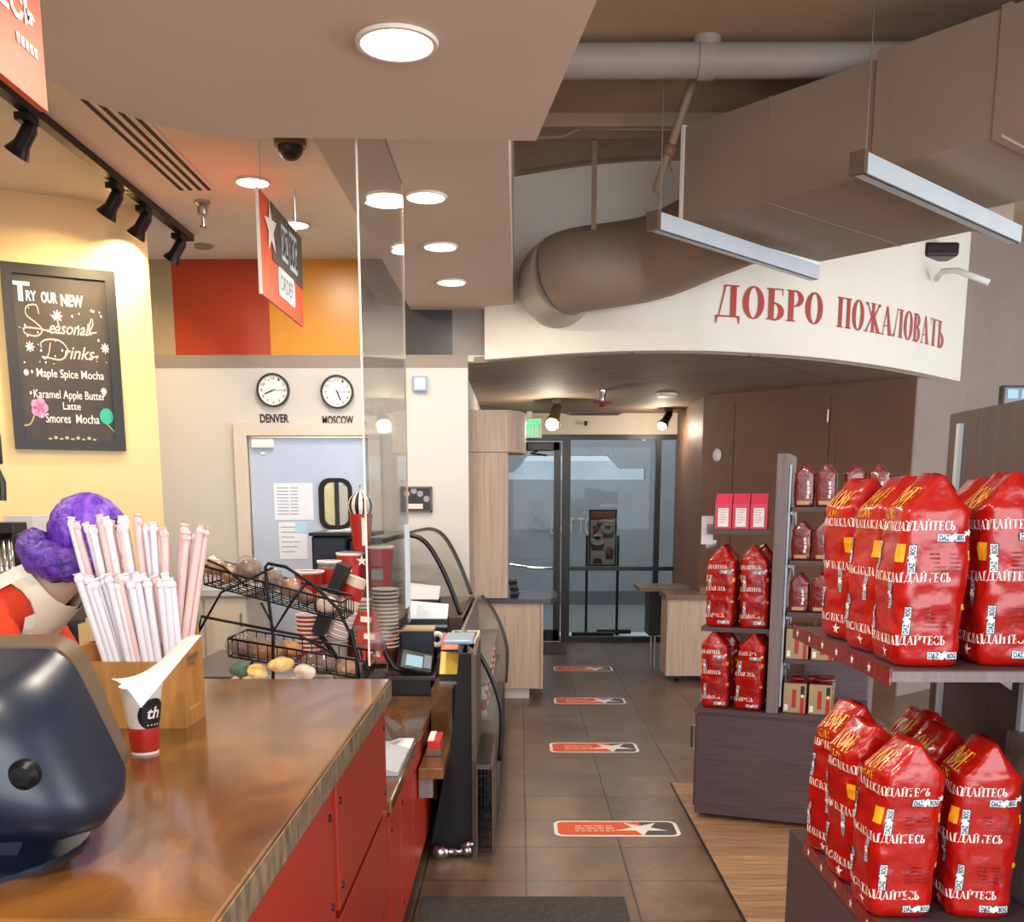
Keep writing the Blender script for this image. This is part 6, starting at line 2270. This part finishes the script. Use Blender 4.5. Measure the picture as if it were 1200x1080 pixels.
# joints: standing, bent forward over the back counter, facing right
pelvis = nd((-1.80, 2.98, .93), (.15, .12))
waist = nd((-1.74, 2.97, 1.06), (.135, .11), pelvis)
chest = nd((-1.62, 2.94, 1.2), (.15, .12), waist)
upper = nd((-1.47, 2.90, 1.285), (.13, .10), chest)
neck = nd((-1.345, 2.87, 1.355), .062, upper)
neck2 = nd((-1.265, 2.855, 1.405), .054, neck)
skull = nd((-1.215, 2.85, 1.485), (.083, .083), neck2)
crown = nd((-1.185, 2.85, 1.555), (.062, .066), skull)
jaw = nd((-1.165, 2.845, 1.42), (.045, .05), skull)
chin = nd((-1.13, 2.84, 1.375), (.022, .026), jaw)
nose = nd((-1.115, 2.843, 1.455), .016, skull)
nose2 = nd((-1.098, 2.842, 1.44), .009, nose)
for sgn in (-1, 1):
    e1 = nd((-1.215, 2.85 + sgn * .078, 1.455), .017, skull)
    nd((-1.225, 2.85 + sgn * .093, 1.465), .012, e1)
    sh = nd((-1.5 if sgn > 0 else -1.43, 2.9 + sgn * .16, 1.265), .066, upper)
    el = nd((-1.46 + (.1 if sgn > 0 else .02), 2.88 + sgn * .2, 1.02), .043, sh)
    wr = nd((-1.37 + (.06 if sgn > 0 else 0), 2.9 + sgn * .12, .93), .027, el)
    pm = nd((-1.29 + (.06 if sgn > 0 else 0), 2.9 + sgn * .1, .915), (.034, .018), wr)
    for k in range(4):
        f1 = nd((-1.24 + (.06 if sgn > 0 else 0), 2.9 + sgn * .1 + (k - 1.5) * .02, .905), .0095, pm)
        L = (.035, .042, .04, .03)[k]
        f2 = nd((-1.24 + L + (.06 if sgn > 0 else 0), 2.9 + sgn * .1 + (k - 1.5) * .023, .89), .0085, f1)
        nd((-1.24 + L + .02 + (.06 if sgn > 0 else 0), 2.9 + sgn * .1 + (k - 1.5) * .023, .865), .0075, f2)
    th = nd((-1.30 + (.06 if sgn > 0 else 0), 2.9 + sgn * .055, .905), .011, pm)
    nd((-1.265 + (.06 if sgn > 0 else 0), 2.9 + sgn * .035, .89), .009, th)
    hip = nd((-1.82, 2.98 + sgn * .09, .84), .088, pelvis)
    kn = nd((-1.76, 2.98 + sgn * .1, .48), .056, hip)
    an = nd((-1.82, 2.98 + sgn * .1, .09), .038, kn)
    nd((-1.68, 2.98 + sgn * .11, .035), .034, an)
pm_ = skin_body(N, Ed, pelvis)
person = thing('person', 'person with purple hair in a red top and white collar bending behind the counter', 'person', (-1.75, 2.97, 0))


def from_mesh(name, me, m, parent):
    for mm in (m if isinstance(m, (list, tuple)) else [m]):
        me.materials.append(MATS[mm])
    o = bpy.data.objects.new(name, me)
    COL.objects.link(o)
    me.transform(world_of(parent).inverted())
    o.parent = parent
    for p in me.polygons:
        p.use_smooth = True
    return o


# clothing follows the body: copies of the torso, arm and leg faces pushed outward
def garment(name, keep, push, m, wob=.004):
    b = bmesh.new()
    b.from_mesh(pm_)
    b.normal_update()
    dele = [f for f in b.faces if not keep(f.calc_center_median())]
    bmesh.ops.delete(b, geom=dele, context='FACES')
    for v in b.verts:
        v.co += v.normal * (push + wob * noise.noise(v.co * 14))
    me = bpy.data.meshes.new(name)
    b.to_mesh(me)
    b.free()
    return from_mesh(name, me, m, person)


nk = Vector((-1.345, 2.87, 1.355))
ax = (Vector((-1.215, 2.85, 1.485)) - Vector((-1.47, 2.9, 1.285))).normalized()


def along(c):
    return (c - nk).dot(ax)


garment('red_top', lambda c: c.z > .9 and along(c) < -.02 and c.x < -1.3, .014, 'cloth_red')
garment('white_collar', lambda c: c.z > 1.16 and -.13 < along(c) < .035 and abs(c.y - 2.885) < .115, .026, 'cloth_white', .012)
garment('apron_bib', lambda c: along(c) < .03 and .95 < c.z < 1.42 and c.x > -1.58 and abs(c.y - 2.9) < .12 and c.z < 1.36, .036, 'poster_cream')
garment('trousers', lambda c: c.z <= .95 and .1 < c.z and c.x < -1.55, .012, 'black_matte')
garment('shoes', lambda c: c.z <= .1 and c.x < -1.5, .01, 'black_plastic')
from_mesh('body', pm_, 'skin', person)
# hair: cap over the skull and a twisted roll at the back of the head
HC = Vector((-1.212, 2.85, 1.515))
b = B()
t_ = bmesh.new()
bmesh.ops.create_icosphere(t_, subdivisions=5, radius=1)
for v in t_.verts:
    d = v.co.copy()
    p = Vector((d.x * .105, d.y * .102, d.z * .108))
    # strands sweep from the forehead back to the roll
    st_ = math.sin(28 * (d.y + .25 * d.z) + 3 * noise.noise(d * 3)) * .0016 + .004 * noise.noise(d * 5)
    v.co = HC + p + d * st_
dl = [v for v in t_.verts if (v.co - HC).x > .075 and (v.co - HC).z < .03 or (v.co - HC).z < -.085 and (v.co - HC).x > -.03]
bmesh.ops.delete(t_, geom=dl, context='VERTS')
t_.verts.index_update()
b.faces([v.co.copy() for v in t_.verts], [[v.index for v in f.verts] for f in t_.faces])
t_.free()
make('hair', b, 'hair', person, smooth=True)
b = B()
roll = catmull([Vector(q) for q in ((-1.352, 1.505, 2.82), (-1.335, 1.47, 2.79), (-1.30, 1.445, 2.765), (-1.25, 1.43, 2.752), (-1.2, 1.435, 2.757), (-1.165, 1.46, 2.77))], 8)
pts_ = [Vector((q.x, q.z, q.y)) for q in roll]
rr_ = [.03 + .022 * math.sin(PI * min(1, (i + 4) / (len(pts_) + 3))) for i in range(len(pts_))]
rr_[0] = .02
b.tube(pts_, rr_, 28)
for v in b.bm.verts:
    v.co += (v.co - HC).normalized() * (.012 * noise.noise(v.co * 34) + .005 * noise.noise(v.co * 80))
make('hair_roll', b, 'hair_dark', person, smooth=True)
b = B()
b.ball((-1.325, 2.80, 1.475), (.042, .045, .045), 4, amp=.5, freq=26, seed=2)
make('hair_bun', b, 'hair_dark', person, smooth=True)
q = Vector((-1.222, 2.745, 1.415))
make('earring', B().tube([q + Vector((.022 * math.cos(k * PI / 10), 0, .022 * math.sin(k * PI / 10))) for k in range(20)], .0015, 6, closed=True), 'gold', person)
for sgn in (-1, 1):
    make('eye', B().ball((-1.137, 2.845 + sgn * .032, 1.475), .011, 2), 'white_paint', person, smooth=True)
make('mouth', B().ball((-1.118, 2.842, 1.408), (.008, .02, .005), 2), 'pink_box', person, smooth=True)
